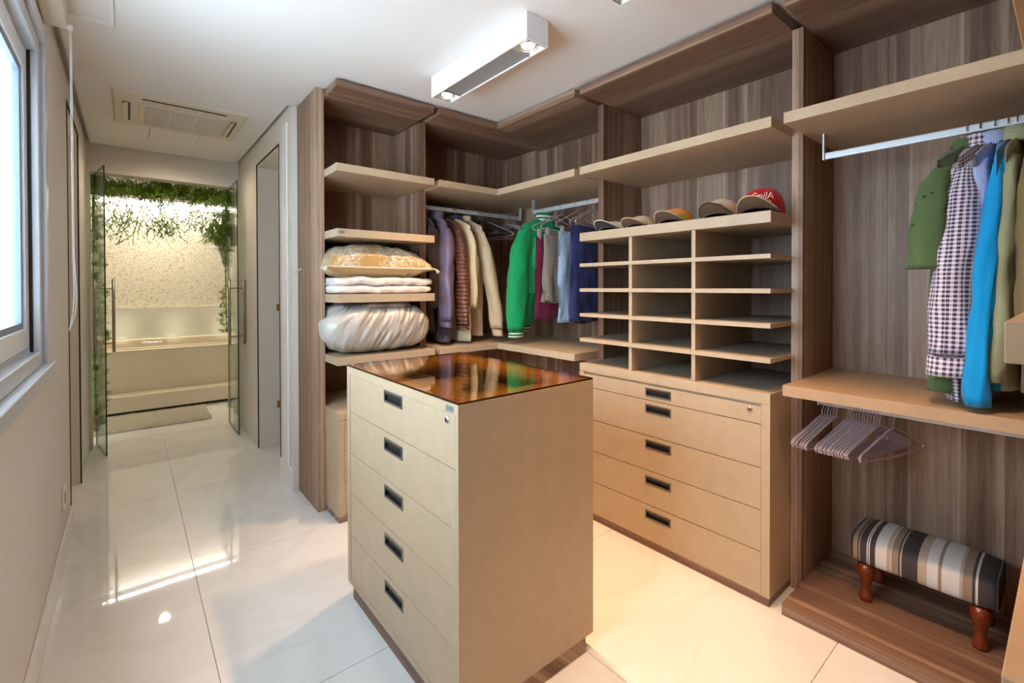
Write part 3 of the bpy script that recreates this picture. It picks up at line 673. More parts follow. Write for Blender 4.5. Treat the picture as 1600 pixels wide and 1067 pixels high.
def front_with_hole(face, depth, a0, a1, z0, z1, hole, axis):
    m = MB()
    def bx(p0, p1, q0, q1):
        if axis == 'x': m.box(face, face+depth, p0, p1, q0, q1)
        else: m.box(p0, p1, face, face+depth, q0, q1)
    if hole:
        h0, h1, g0, g1 = hole
        bx(a0, h0, z0, z1); bx(h1, a1, z0, z1); bx(h0, h1, z0, g0); bx(h0, h1, g1, z1)
    else: bx(a0, a1, z0, z1)
    return m
def lock(parent, c, axis, n=Vector((-1, 0, 0))):
    s_ = -1 
    m = MB().lathe([(0.0, 0.0), (0.0105, 0.0), (0.0105, -0.004), (0.008, -0.006), (0.0, -0.006)], c, 18, axis=axis)
    l = part('lock', m, 'chrome', parent, label='round chrome lock')
    if axis == 'x': k = MB().box(c[0]-0.0068, c[0]-0.0061, c[1]-0.0012, c[1]+0.0012, c[2]-0.005, c[2]+0.005)
    part('keyhole', k, 'black', l)
ch1 = thing('drawer_chest', (1.2, 2.68, 0), 'low beige drawer chest under the bedding shelves, mostly hidden by the island', 'chest')
x0, x1, y0, y1 = XP1+0.001, XA0-0.001, 2.662, YB-0.013
part('carcass', MB().box(x0, x0+0.035, y0, y1, 0.0375, 0.588).box(x1-0.035, x1, y0, y1, 0.0375, 0.588).box(x0+0.035, x1-0.035, y0+0.02, y1, 0.0375, 0.588), 'beige', ch1)
part('top_board', B(x0, x1, y0, y1, 0.589, 0.633), 'beige', ch1, 0.001)
part('plinth', B(x0+0.004, x1, y0+0.004, y1, 0.0006, 0.037), 'walnut_x', ch1)
for z0, z1 in ((0.042, 0.225), (0.229, 0.405), (0.409, 0.585)):
    d = part('drawer', front_with_hole(y0+0.001, 0.018, x0+0.037, x1-0.037, z0, z1, (1.16, 1.30, z1-0.065, z1-0.02), 'y'), 'beige', ch1)
    recessed_handle(d, y0+0.001, 1.16, 1.30, z1-0.065, z1-0.02, 'y')

# corner bay ---------------------------------------------------------------
u2_ = thing('corner_wardrobe', (2.3, 3.0, 0), 'walnut corner wardrobe bay with L-shaped shelves and two hanging rails', 'wardrobe')
YD1a, YD1 = 1.914, 1.872        # divider between corner bay and cubby bay
YQ = 1.9145
part('back_panel', B(XA1+G, 2.62-G, YB-0.012, YB, 0.0006, Z['Tb']-G), 'walnut_z', u2_)
part('side_back_panel', MB().box(2.62, XB, 2.87, YB, 0.0006, Z['Tb']-G).box(2.678, XB, YQ+G, 2.87, 0.0006, Z['Tb']-G), 'walnut_z', u2_)
part('cornice_board', B(1.587, XB, YF, YB, Z['Tb'], Z['T']), 'walnut_x', u2_, 0.001)
part('cornice_board', B(XF, XB, 1.913, YF-0.0008, Z['Tb'], Z['T']), 'walnut_y', u2_, 0.001)
def lshelf(a, b_, fascia=True):
    m = MB()
    poly = [(1.587, YF), (XF, YF), (XF, 1.913), (2.281, 1.913), (2.281, YQ+0.001), (2.6775, YQ+0.001), (2.6775, 2.868), (2.6195, 2.868), (2.6195, YB-0.013), (XA1+G, YB-0.013), (XA1+G, YP-0.001), (1.587, YP-0.001)]
    m.prism(poly, a, b_); return m
part('shelf', lshelf(Z['Ub'], Z['U']), 'beige', u2_, 0.0008)
part('shelf', lshelf(Z['Lb'], Z['L']), 'beige', u2_, 0.0008)
def rail(parent, p0, p1, ztop, ends):
    """flat oval wardrobe rail with flat hanger brackets"""
    p0, p1 = Vector(p0), Vector(p1); d = (p1-p0).normalized(); n = Vector((-d.y, d.x, 0))
    c = (p0+p1)/2; L_ = (p1-p0).length
    r = part('hanging_rail', MB().obox(c, d, n, (0, 0, 1), L_/2, 0.0075, 0.015), 'alu', parent, 0.005, seg=3)
    for e in ends:
        q = p0 if e == 0 else p1
        s_ = -1 if e == 0 else 1
        part('rail_bracket', MB().obox(q+d*s_*0.003+Vector((0, 0, (ztop-q.z+0.016)/2-0.016)), d, n, (0, 0, 1), 0.0028, 0.013, (ztop-q.z+0.016)/2), 'alu', r)
    return r
rail(u2_, (XA1+0.002, 2.98, 1.925), (2.545, 2.98, 1.925), Z['Ub'], (1,))
rail(u2_, (2.40, YQ+0.002, 1.922), (2.40, 2.645, 1.922), Z['Ub'], (1,))
rail(u2_, (2.40, YQ+0.002, 0.862), (2.40, 2.30, 0.862), Z['Lb'], (1,))

# cubby bay ------------------------------------------------------------------
u3 = thing('wardrobe_unit', (2.5, 1.3, 0), 'walnut wardrobe bay with the shoe pigeonholes, upper shelf and cornice', 'wardrobe')
XD = 2.282
part('divider_panel', B(XD, XB, YD1+0.0005, YQ, 0.0006, Z['Tb']-G), 'walnut_z', u3, 0.001)
part('divider_panel', B(XD, XB, 0.7625, 0.8075, 0.0006, Z['Tb']-G), 'walnut_z', u3, 0.001)
part('back_panel', B(XB-0.012, XB, 0.8081, YD1, 0.0006, Z['Tb']-G), 'walnut_z', u3)
part('cornice_board', B(XF, XB, 0.8081, YD1, Z['Tb'], Z['T']), 'walnut_y', u3, 0.001)
part('upper_shelf', B(XF, XB-0.013, 0.8081, YD1, Z['Ub'], Z['U']), 'beige', u3, 0.001)
pg = thing('pigeonhole_rack', (2.4, 1.3, 0.9), 'beige empty pigeonhole shoe rack, three columns by five rows, on the wide drawer chest', 'shelf')
part('top_shelf', B(XF, XB-0.013, 0.8086, YD1-0.0005, 1.619, 1.6685), 'beige', pg, 0.001)
zsh = [(1.4685, 1.488), (1.3215, 1.3415), (1.1745, 1.1945), (1.0275, 1.048)]
for a, b_ in zsh: part('shelf_board', B(XF, XB-0.013, 0.8086, YD1-0.0005, a, b_), ['beige'], pg, 0.0008)
for zt_ in [0.8997]+[b_ for a, b_ in zsh]:
    part('felt_liner', B(XF+0.035, XB-0.016, 0.815, YD1-0.006, zt_, zt_+0.0006), 'feltgrey', pg)
lv = [0.9005]+[z for a, b_ in zsh[::-1] for z in (a, b_)]+[1.619]
for i in range(0, len(lv), 2):
    for y0, y1 in ((1.149, 1.168), (1.509, 1.529)):
        part('upright', B(XF+0.012, XB-0.014, y0, y1, lv[i]+0.0009, lv[i+1]-0.0004), 'beige', pg)
# chest of drawers -------------------------------------------------------------
ch2 = thing('drawer_chest', (2.3, 1.3, 0), 'wide tan chest of five drawers with dark flush pulls beneath the pigeonholes', 'chest')
part('carcass', MB().box(XF, XD+0.0, 0.8086, 0.844, 0.0375, 0.8525).box(XF, XD, 1.837, YD1-0.0005, 0.0375, 0.8525).box(XF+0.02, XD+0.3, 0.844, 1.837, 0.0375, 0.8525).box(XF+0.002, XF+0.02, 0.844, 1.837, 0.0375, 0.039), 'beige', ch2)
part('top_board', B(XF, XB-0.013, 0.8086, YD1-0.0005, 0.853, 0.8995), ['beige'], ch2, 0.001)
part('plinth', B(XF+0.004, XD+0.2, 0.8126, YD1-0.001, 0.0006, 0.037), 'walnut_y', ch2)
dz = [(0.768, 0.842), (0.583, 0.764), (0.403, 0.579), (0.225, 0.399), (0.041, 0.221)]
hz = [(0.785, 0.829), (0.700, 0.744), (0.516, 0.560), (0.331, 0.374), (0.152, 0.196)]
for i, ((a, b_), (h0, h1)) in enumerate(zip(dz, hz)):
    d = part('drawer', front_with_hole(XF+0.001, 0.018, 0.8455, 1.8355, a, b_, (1.269, 1.416, h0, h1), 'x'), 'beige', ch2)
    recessed_handle(d, XF+0.001, 1.269, 1.416, h0, h1, 'x')
    if i == 0: lock(d, (XF+0.0008, 0.891, 0.821), 'x')

# right bay -----------------------------------------------------------------------
YR = 0.7615
u4 = thing('wardrobe_unit', (2.5, 0.3, 0), 'walnut wardrobe bay with shirts above and the footstool on its low platform', 'wardrobe')
part('back_panel', B(XB-0.012, XB, -0.45, YR, 0.0006, Z['Tb']-G), 'walnut_z', u4)
part('cornice_board', B(XF, XB, -0.45, YR, Z['Tb'], Z['T']), 'walnut_y', u4, 0.001)
part('upper_shelf', B(XF, XB-0.013, -0.45, YR, Z['Ub'], Z['U']), 'beige', u4, 0.001)
part('lower_shelf', B(XF, XB-0.013, -0.45, YR, Z['Lb'], Z['L']), 'sandtop', u4, 0.001)
part('platform', B(XF, XB-0.013, -0.45, YR, 0.0006, 0.048), 'walnut_y', u4, 0.001)
part('side_panel', B(XD, XB, -0.50, -0.4505, 0.0006, Z['Tb']), 'walnut_z', u4)
rail(u4, (2.35, 0.700, 1.917), (2.35, -0.44, 1.917), Z['Ub'], (0,))
rail(u4, (2.35, 0.715, 0.845), (2.35, -0.44, 0.845), Z['Lb'], (0,))

# near bay beside the camera --------------------------------------------------------
u5 = thing('wardrobe_unit', (1.4, -0.4, 0), 'blurred tan shelving jutting in at the frame edge beside the khaki shirt', 'wardrobe')
part('shelf', B(0.776, 2.0, -0.50, 0.052, Z['S3b'], Z['S3']), 'sandtop', u5, 0.0015)
part('shelf', B(0.776, 2.0, -0.50, 0.052, 1.700, 1.745), 'sandtop', u5, 0.0015)
part('top_board', B(0.776, 2.0, -0.50, 0.052, 0.853, 0.8995), 'sandtop', u5, 0.0015)
part('carcass', B(0.80, 1.98, -0.50, 0.03, 0.0006, 0.8525), 'beige', u5)
part('side_panel', B(0.776, 0.82, -0.55, -0.22, 0.90, Z['Tb']), 'walnut_z', u5)
part('back_panel', B(0.82, 2.0, -0.55, -0.501, 0.0006, Z['Tb']), 'walnut_z', u5)

# ------------------------------------------------------------------ island
isl = thing('island_chest', (1.03, 1.58, 0), 'tall beige island chest of five drawers with a bronze glass top', 'chest')
a0, a1, b0, b1, zb, zt = 0.7364, 1.3304, 1.140, 2.0326, 0.060, 1.005
part('carcass', MB().box(a0, a0+0.019, b0, b0+0.0145, zb, zt-0.033).box(a0, a0+0.019, b1-0.034, b1, zb, zt-0.033).box(a0, a0+0.019, b0+0.0145, b1-0.036, zb, 0.084).box(a0+0.019, a1, b0, b1, zb, 0.93)
     .box(a0+0.019, a1, b0, b0+0.02, 0.93, zt-0.033).box(a0+0.019, a1, b1-0.02, b1, 0.93, zt-0.033).box(a1-0.02, a1, b0+0.02, b1-0.02, 0.93, zt-0.033).box(a0+0.019, a0+0.04, b0+0.02, b1-0.02, 0.93, zt-0.033), 'beige', isl)
RW = 0.085
part('top_frame', MB().box(a0, a0+RW, b0, b1, zt-0.0325, zt).box(a1-RW, a1, b0, b1, zt-0.0325, zt).box(a0+RW, a1-RW, b0, b0+RW, zt-0.0325, zt).box(a0+RW, a1-RW, b1-RW, b1, zt-0.0325, zt), 'beige', isl)
part('tray_floor', B(a0+0.041, a1-0.021, b0+0.021, b1-0.021, 0.9305, 0.934), 'traygreen', isl)
part('tray_shade', MB().box(a0+RW-0.012, a0+RW, b0+RW, b1-RW, 0.9345, 0.972).box(a1-RW, a1-RW+0.012, b0+RW, b1-RW, 0.9345, 0.972).box(a0+RW, a1-RW, b0+RW-0.012, b0+RW, 0.9345, 0.972).box(a0+RW, a1-RW, b1-RW, b1-RW+0.012, 0.9345, 0.972), 'traydark', isl)  # dark strips put in for the shade on the cavity walls
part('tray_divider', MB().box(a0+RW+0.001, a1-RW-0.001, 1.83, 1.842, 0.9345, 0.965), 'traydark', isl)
gt_ = B(a0+0.001, a1-0.001, b0+0.001, b1-0.001, zt+0.0005, zt+0.0075); gt_.m = [0, 0, 1, 1, 1, 1]
part('glass_top', gt_, ['bronzeglass', 'bronzeedge'], isl)
part('plinth', B(0.7440, 1.2935, 1.1445, 1.9887, 0.0006, 0.0595), 'walnut_y', isl)
part('maker_plate', B(a0-0.0018, a0-0.0003, 1.166, 1.206, zt-0.026, zt-0.008), 'label_silver', isl, label='small silver maker plate')
dz = [(0.813, 0.9715), (0.634, 0.810), (0.457, 0.631), (0.276, 0.454), (0.087, 0.273)]
hz = [(0.924, 0.971), (0.741, 0.788), (0.564, 0.611), (0.382, 0.429), (0.203, 0.249)]
for i, ((a, b_), (h0, h1)) in enumerate(zip(dz, hz)):
    if i == 0: h0, h1 = 0.921, 0.9665
    d = part('drawer', front_with_hole(a0+0.0005, 0.018, 1.1560, 1.9940, a, b_, (1.498, 1.648, h0, h1), 'x'), 'beige', isl)
    recessed_handle(d, a0+0.0005, 1.498, 1.648, h0, h1, 'x')
    if i == 0: lock(d, (a0+0.0003, 1.199, 0.952), 'x')
# belts lying in the tray
def belt(x, y, r, turns, label):
    t = thing('belt', (x, y, 0.934), label, 'belt')
    pts = [(x+(r+0.004*k/18)*math.cos(k*PI/9), y+(r+0.004*k/18)*math.sin(k*PI/9), 0.945) for k in range(int(turns*18))]
    m = MB(); rows = [[(p[0], p[1], 0.9345) for p in pts], [(p[0], p[1], 0.962) for p in pts], [(p[0]*1.0+0.0025*(p[0]-x)/r, p[1]+0.0025*(p[1]-y)/r, 0.962) for p in pts], [(p[0]+0.0025*(p[0]-x)/r, p[1]+0.0025*(p[1]-y)/r, 0.9345) for p in pts]]
    m.grid(rows); part('strap', m, 'black', t)
    q = pts[-1]; part('buckle', MB().tube([(q[0], q[1]-0.02, 0.937), (q[0], q[1]+0.02, 0.937), (q[0], q[1]+0.02, 0.964), (q[0], q[1]-0.02, 0.964)], 0.002, 5, closed=True), 'chrome', t)
belt(1.10, 1.56, 0.05, 2.6, 'coiled black belt under the glass top, beside the drawer-front side')
belt(1.23, 1.30, 0.04, 2.3, 'smaller coiled black belt under the glass top, toward the plain side of the island')

# ------------------------------------------------------------------ hangers
def hanger_mesh(hw=0.21, clips=False):
    m = MB()
    hk = [(0.018*math.cos(a), 0, 0.0+0.018*math.sin(a)) for a in [PI*(-0.15+k*0.13) for k in range(9)]]
    hk = [(p[0], 0, p[2]) for p in hk]+[(-0.010, 0, -0.022), (0.0, 0, -0.034), (0.0, 0, -0.060)]
    sh = [(0, 0, -0.058), (0.03, 0, -0.066), (hw*0.55, 0, -0.105), (hw*0.92, 0, -0.138), (hw, 0, -0.152), (hw*0.97, 0, -0.166), (hw*0.85, 0, -0.170), (0, 0, -0.176), (-hw*0.85, 0, -0.170), (-hw*0.97, 0, -0.166), (-hw, 0, -0.152), (-hw*0.92, 0, -0.138), (-hw*0.55, 0, -0.105), (-0.03, 0, -0.066)]
    return m, hk, sh
def make_hanger(name, mat, hookmat, label, cat, group, clips=False, thick=0.0042):
    t = thing(name, (0, 0, 0), label, cat, group)
    m, hk, sh = hanger_mesh()
    part('hook', MB().tube(hk, 0.002, 6), hookmat, t, local=True)
    part('frame', MB().tube(sh, thick, 6, closed=True, flat=1.0), mat, t, local=True)
    if clips:
        for s_ in (-1, 1): part('clip', MB().box(s_*0.13-0.012, s_*0.13+0.012, -0.008, 0.008, -0.20, -0.165), mat, t, local=True)
    return t
RZ = 0.015+0.002-0.018+0.0           # hook centre relative to the rail centre so the hook sits on the rail
# ------------------------------------------------------------------ garments
def fold(p, k, amp, seed):
    return amp*noise.noise(Vector((p[0]*k+seed, p[1]*k*0.6, p[2]*k*0.22+seed*0.7)))
def body_mesh(hw, L_, T, flare=1.0, seed=0, neck=0.065, amp=0.012, ztop=-0.070, zsh=-0.135, taper=1.0, kfold=16):
    m = MB(); NA, NR = 30, 30; ring = []
    for j in range(NR):
        s_ = j/(NR-1); row = []
        for i in range(2*NA):
            if i < NA: a = -1+2*i/(NA-1+1e-9); sd = 1
            else: a = 1-2*(i-NA)/(NA-1+1e-9); sd = -1
            ax = abs(a)*hw
            zt_ = ztop if ax < neck else ztop+(zsh-ztop)*((ax-neck)/(hw-neck))**1.15
            z = zt_+( -L_-zt_)*s_
            w = 1.0 if s_ < .15 else 1.0+(taper-1.0)*(s_-.15)/.85
            x = a*hw*w
            th = T*(0.35+0.65*min(1, s_*5))*max(0.0, 1-abs(a)**3.5)**0.5*(1+(flare-1)*s_)
            f = amp*min(1, s_*2.5)*noise.noise(Vector((x*kfold+seed*3.1, sd*2.0+seed, z*3+seed)))*2
            row.append((x, sd*th+f, z))
        ring.append(row)
    m.grid(ring, True, 0, True, uv=(4*hw, L_)); return m
def sleeve_mesh(p0, p1, r0, r1, seed=0, flat=0.62, amp=0.010, bend=(0, 0, 0), kf=9, n=26, seg=18, ends=True):
    p0, p1, bend = Vector(p0), Vector(p1), Vector(bend); rows = []
    for j in range(n):
        s_ = j/(n-1); c = p0.lerp(p1, s_)+bend*4*s_*(1-s_)
        r = (r0+(r1-r0)*s_)*(0.55+0.45*min(1, s_*5))
        row = []
        for k in range(seg):
            a = 2*PI*k/seg
            q = Vector((c.x+r*math.cos(a), c.y+r*flat*math.sin(a), c.z+(0.02*math.cos(a)*(1 if p0.x > 0 else -1)*-1 if j == 0 else 0)))
            f = amp*noise.noise(Vector((math.cos(a)*1.2+seed, math.sin(a)*1.2+seed*2, s_*kf*0.35+seed)))*(0.4+s_)
            f += amp*0.5*noise.noise(Vector((seed*5, a*0.8, s_*kf+math.sin(a)*2)))+amp*0.6*noise.noise(Vector((math.cos(a)*3+seed, math.sin(a)*3, s_*3)))
            q.x += f*math.cos(a)*1.5; q.y += f*math.sin(a)*1.5
            row.append(tuple(q))
        rows.append(row)
    if ends:   # fold the opening inward
        last = rows[-1]; c = sum((Vector(p) for p in last), Vector())/len(last)
        rows.append([tuple(c+(Vector(p)-c)*0.8+Vector((0, 0, 0.012))) for p in last])
    return MB().grid(rows, True, 0, ends, uv=(5.0*r0, (p1-p0).length))
def ring_mesh(c, rx, ry, z0, z1, out=0.006, seg=20):
    rows = []
    for dz_, o in ((z0, 0), (z0*0.5+z1*0.5, out*0.3), (z1, 0), (z1-0.003, out), (z0*0.6+z1*0.4, out*2.0), (z0+0.004, out*2.6)):
        rows.append([(c[0]+(rx+o)*math.cos(2*PI*k/seg), c[1]+(ry+o)*math.sin(2*PI*k/seg), c[2]+dz_) for k in range(seg)])
    return MB().grid(rows, True, uv=(0.30, 0.10))
HANG = [0]
def garment(name, loc, rot, label, mat, L_, group, hw=0.215, T=0.022, sl=None, sl_near=None, cuff=None, collar=None, seed=1, flare=1.2, hookmat='chrome', smat=None, amp=0.012, hem=None, placket=None, sr=(0.075, 0.055), sflat=0.6, samp=0.010, taper=1.0, cat='shirt', kf=9, frame='clearplastic', far=None):
    """local +X is the side that hangs toward the viewer"""
    t = thing(name, loc, label, cat, group, rot)
    part('body', body_mesh(hw, L_, T, flare, seed, amp=amp, taper=taper), mat, t, smooth=True, local=True)
    if sl:
        for side in (1, -1):
            e = sl_near if (side == 1 and sl_near) else sl
            p0 = (side*(hw-0.035), 0, -0.150); p1 = (side*(hw+e[0]), e[1], e[2])
            if side == -1 and far: p0, p1 = far
            s_ = part('sleeve', sleeve_mesh(p0, p1, sr[0], sr[1], seed+side*3, sflat, samp, bend=(side*0.02, 0, 0.02), kf=kf), smat or mat, t, smooth=True, local=True)
            if cuff:
                d = (Vector(p1)-Vector(p0)).normalized()
                q0 = Vector(p1)-d*0.005; q1 = Vector(p1)+d*cuff[0]
                part('cuff', sleeve_mesh(q0, q1, sr[1]*cuff[2], sr[1]*cuff[2]*0.97, seed, sflat, 0.002, n=6), cuff[1], s_, smooth=True, local=True)
    if collar: part('collar', ring_mesh((0, 0, -0.085), 0.062, 0.036, 0.0, collar[0]), collar[1], t, smooth=True, local=True)
    if hem:
        rows = []
        for z_, e in ((-L_+hem[0], 0.004), (-L_-0.002, 0.004)):
            rows.append([((hw*taper+e)*math.copysign(abs(math.cos(a))**0.5, math.cos(a)), (T*flare*1.02+e)*math.sin(a)*0.9, z_) for a in [2*PI*k/28 for k in range(28)]])
        part('hem_band', MB().grid(rows, True, 0, True), hem[1], t, smooth=True, local=True)
    m, hk, sh = hanger_mesh(hw-0.02)
    h = part('hanger', MB().tube(hk, 0.002, 6).tube(sh, 0.0045, 6, closed=True), [frame], t, local=True)
    h.data.materials.clear(); h.data.materials.append(MATS[hookmat])
    return t
ZK = 1.925+0.015-0.018+0.002+0.0
# local +X toward the viewer: on the back rail that is -Y, so rot ~ -90 deg
RB = -PI/2
gB = 'clothes on the back rail'
garment('jacket', (1.652, 3.02, ZK), RB-0.02, 'dark brown coat in the shadow beside the bedding bay, furthest along the back rail', 'f_brown', 0.90, gB, hw=0.17, sl=(0.0, 0, -0.72), seed=11, T=0.02, cat='coat')
garment('windbreaker', (1.748, 2.98, ZK), RB-0.22, 'violet-grey windbreaker with stand collar, hanging beside the bedding bay', 'f_purple', 0.955, gB, sl=(0.005, -0.01, -0.80), cuff=(0.05, 'f_purple', 0.95), collar=(0.062, 'f_purple'), seed=2, T=0.034, hem=(0.045, 'f_purple'), sr=(0.085, 0.078), sflat=0.55, cat='jacket', amp=0.016)
garment('leather_jacket', (1.805, 2.98, ZK), RB-0.02, 'brown leather jacket with ribbed quilted sleeve between the windbreaker and cream shirt', 'f_leather', 0.70, gB, sl=(0.045, 0.0, -0.84), cuff=(0.03, 'f_leather', 0.9), seed=3, T=0.03, sr=(0.072, 0.058), sflat=0.62, samp=0.010, kf=60, cat='jacket')
garment('shirt', (1.872, 2.98, ZK), RB+0.10, 'cream long shirt between the leather jacket and the beige shirt', 'f_cream', 0.965, gB, sl=(0.015, 0.0, -0.72), seed=4, T=0.03, sr=(0.07, 0.055), sflat=0.5)
garment('blazer', (1.900, 2.98, ZK+0.004), RB+0.02, 'dark navy garment whose shoulder shows behind the cream shirt', 'f_navydark', 0.62, gB, hw=0.20, sl=(-0.01, 0.0, -0.45), seed=5, T=0.015, sr=(0.06, 0.05), sflat=0.4, cat='jacket', collar=(0.04, 'f_navydark'))
garment('shirt', (1.985, 2.98, ZK), RB+0.03, 'beige long-sleeved shirt, last garment before the black velvet hangers', 'f_beige', 0.93, gB, hw=0.222, sl=(0.02, 0.0, -0.78), sl_near=(0.075, 0.075, -0.875), cuff=(0.055, 'f_beige', 1.0), seed=6, T=0.032, sr=(0.072, 0.050), sflat=0.62, collar=(0.05, 'f_beige'))
# right-hand corner rail: local +X toward -X world  => rot ~ pi
RR = PI
gC = 'clothes on the corner side rail'
garment('varsity_jacket', (2.40, 2.530, ZK), RR-0.02, 'bright green bomber jacket with white-striped cuffs and collar', 'f_green', 0.62, gC, hw=0.225, sl=(0.02, 0.01, -0.86), sl_near=(0.045, 0.0, -0.88), far=((0.08, 0.05, -0.20), (0.17, -0.045, -0.85)), cuff=(0.055, 'f_ribgreen', 0.85), collar=(0.07, 'f_ribgreen'), seed=8, T=0.05, sr=(0.085, 0.070), sflat=0.80, samp=0.012, cat='jacket', kf=10)
def trousers(name, loc, rot, label, mat, w, z0, z1, T, seed, group, second=None, cat='trousers', waistband=True):
    t = thing(name, loc, label, cat, group, rot)
    m = MB(); NA, NR = 22, 24; ring = []
    for j in range(NR):
        s_ = j/(NR-1); row = []
        for i in range(2*NA):
            if i < NA: a = -1+2*i/(NA-1); sd = 1
            else: a = 1-2*(i-NA)/(NA-1); sd = -1
            z = z0+(z1-z0)*s_+0.015*noise.noise(Vector((a*3+seed, seed, 1)))*s_*2
            th = T*(0.25+0.75*min(1, s_*4))*max(0, 1-abs(a)**4)**0.5
            f = 0.016*(0.3+s_)*noise.noise(Vector((a*3.2+seed*2, sd+seed, z*5)))*1.6
            x = a*w*(1+0.06*s_)+0.02*noise.noise(Vector((seed, z*5, sd)))
            row.append((x, sd*th+f, z))
        ring.append(row)
    m.grid(ring, True, 0, True); part('leg_fabric', m, mat, t, smooth=True, local=True)
    if waistband:
        rows = [[(w*1.01*math.copysign(abs(math.cos(a))**0.5, math.cos(a)), (T*0.9+0.003)*math.sin(a), z_) for a in [2*PI*k/24 for k in range(24)]] for z_ in (z1+0.035, z1-0.002)]
        part('waistband', MB().grid(rows, True, 0, True), second or mat, t, smooth=True, local=True)
    mm, hk, sh = hanger_mesh(0.20)
    h = part('hanger', MB().tube(hk, 0.002, 6).tube(sh, 0.0042, 6, closed=True), 'clearplastic', t, local=True)
    for s_ in (-1, 1): part('clip', MB().box(s_*w*0.8-0.011, s_*w*0.8+0.011, -0.009, 0.009, min(z0-0.015, -0.19), -0.160), 'clearplastic', h, local=True)
    return t
trousers('trousers', (2.40, 2.425, ZK), RR-0.10, 'maroon trousers clipped beside the green jacket', 'f_maroon', 0.17, -0.215, -0.80, 0.020, 21, gC)
trousers('jeans', (2.40, 2.345, ZK), RR-0.06, 'grey denim trousers clipped between the maroon and light blue pairs', 'f_greyjean', 0.17, -0.20, -0.68, 0.034, 22, gC)
trousers('jeans', (2.40, 2.205, ZK), RR-0.03, 'light blue jeans clipped next to the navy trousers', 'f_lightjean', 0.17, -0.20, -0.81, 0.028, 23, gC)
trousers('trousers', (2.40, 2.090, ZK), RR+0.04, 'navy track trousers hanging by the pigeonhole rack', 'f_navy', 0.185, -0.155, -0.80, 0.040, 24, gC, second='f_navy')
# right bay shirts
gD = 'shirts over the platform bay'
ZS = 1.917+0.015-0.018+0.002
garment('polo_shirt', (2.35, 0.249, ZS), RR-0.26, 'dark green patterned short-sleeved polo shirt, outermost of the shirt row', 'f_polo', 0.93, gD, hw=0.215, sl=(0.03, 0.0, -0.42), sl_near=(0.010, -0.026, -0.505), sr=(0.036, 0.064), sflat=0.95, seed=31, T=0.045, collar=(0.045, 'f_polo'))
garment('shirt', (2.35, 0.216, ZS), RR-0.17, 'navy and white gingham long-sleeved shirt', 'f_gingham', 0.955, gD, hw=0.205, sl=(0.0, 0.0, -0.80), sl_near=(0.03, -0.012, -0.79), sr=(0.050, 0.056), sflat=1.0, seed=32, T=0.035, cuff=(0.075, 'f_gingham', 1.02), collar=(0.055, 'f_gingham'))
garment('shirt', (2.35, 0.180, ZS), RR-0.17, 'pale periwinkle shirt between the gingham and bright blue ones', 'f_periw', 0.93, gD, hw=0.195, sl=(0.0, 0.0, -0.75), sl_near=(-0.02, 0.0, -0.80), sr=(0.045, 0.042), sflat=0.9, seed=33, T=0.022, cuff=(0.06, 'f_periw', 1.1), collar=(0.055, 'f_periw'))
garment('sweatshirt', (2.35, 0.150, ZS), RR-0.05, 'bright blue long-sleeved top whose sleeve reaches the shelf', 'f_cyan', 0.90, gD, hw=0.226, sl=(0.0, 0.0, -0.75), sl_near=(0.035, -0.036, -0.948), sr=(0.027, 0.034), sflat=0.9, seed=34, T=0.028)
garment('shirt', (2.35, 0.128, ZS), RR-0.08, 'sage green checked shirt next to the bright blue top', 'f_sage', 0.90, gD, hw=0.205, sl=(0.0, 0.0, -0.75), sl_near=(0.03, -0.015, -0.87), sr=(0.045, 0.030), sflat=0.8, seed=35, T=0.022, collar=(0.06, 'f_sage'))
garment('shirt', (2.35, 0.075, ZS), RR-0.03, 'khaki checked shirt, closest to the jutting tan shelf', 'f_khaki', 0.90, gD, hw=0.215, sl=(0.0, 0.0, -0.70), sl_near=(0.0, 0.0, -0.72), sr=(0.05, 0.045), sflat=0.8, seed=36, T=0.03, collar=(0.06, 'f_sage'))

# empty hangers -----------------------------------------------------------------------
hB = make_hanger('velvet_hanger', 'f_velvet', 'chrome', 'empty black velvet hanger on the back rail', 'hanger', 'black velvet hangers', thick=0.006)
hC = make_hanger('clear_hanger', 'clearplastic', 'clearplastic', 'empty clear plastic hanger at the corner end of the back rail', 'hanger', 'clear hangers in the corner', thick=0.0042)
for i, x in enumerate((2.100, 2.121, 2.143, 2.166)):
    if i: h = dup(hB, (x, 2.98, ZK), RB+0.45+0.02*i)
    else: h = hB; hB.location = (x, 2.98, ZK); hB.rotation_euler = (0, 0, RB+0.45)
for i, x in enumerate((2.395, 2.420, 2.444, 2.470, 2.494)):
    if i: dup(hC, (x, 2.98, ZK), RB+0.25+0.03*i)
    else: hC.location = (x, 2.98, ZK); hC.rotation_euler = (0, 0, RB+0.25)
dup(hC, (2.20, 2.98, ZK), RB+0.75, 'single clear hanger turned outward beside the black velvet hangers')['group'] = 'clear hanger by the velvet ones'
o = dup(hC, (2.40, 2.045, ZK), RR+0.1, 'empty clear hanger at the divider end of the corner side rail'); o['group'] = 'clear hanger by the divider'
ZL_ = 0.845+0.015-0.018+0.002
k = 0
for y in [0.706-0.0105*i for i in range(6)]:
    o = dup(hC, (2.35, y, ZL_), RR-0.26+random.uniform(-.02, .02), 'clear plastic hanger in the tight bunch nearest the bay divider'); o['group'] = 'hanger bunch nearest the divider'
for y in [0.612-0.0099*i for i in range(12)]:
    o = dup(hC, (2.35, y, ZL_), RR-0.28+random.uniform(-.015, .015), 'clear plastic hanger in the long middle bunch under the shirt shelf'); o['group'] = 'long middle hanger bunch'
o = dup(hC, (2.35, 0.460, ZL_), RR-0.30, 'single clear hanger set apart beyond the long bunch under the shirt shelf'); o['group'] = 'single lower hanger'

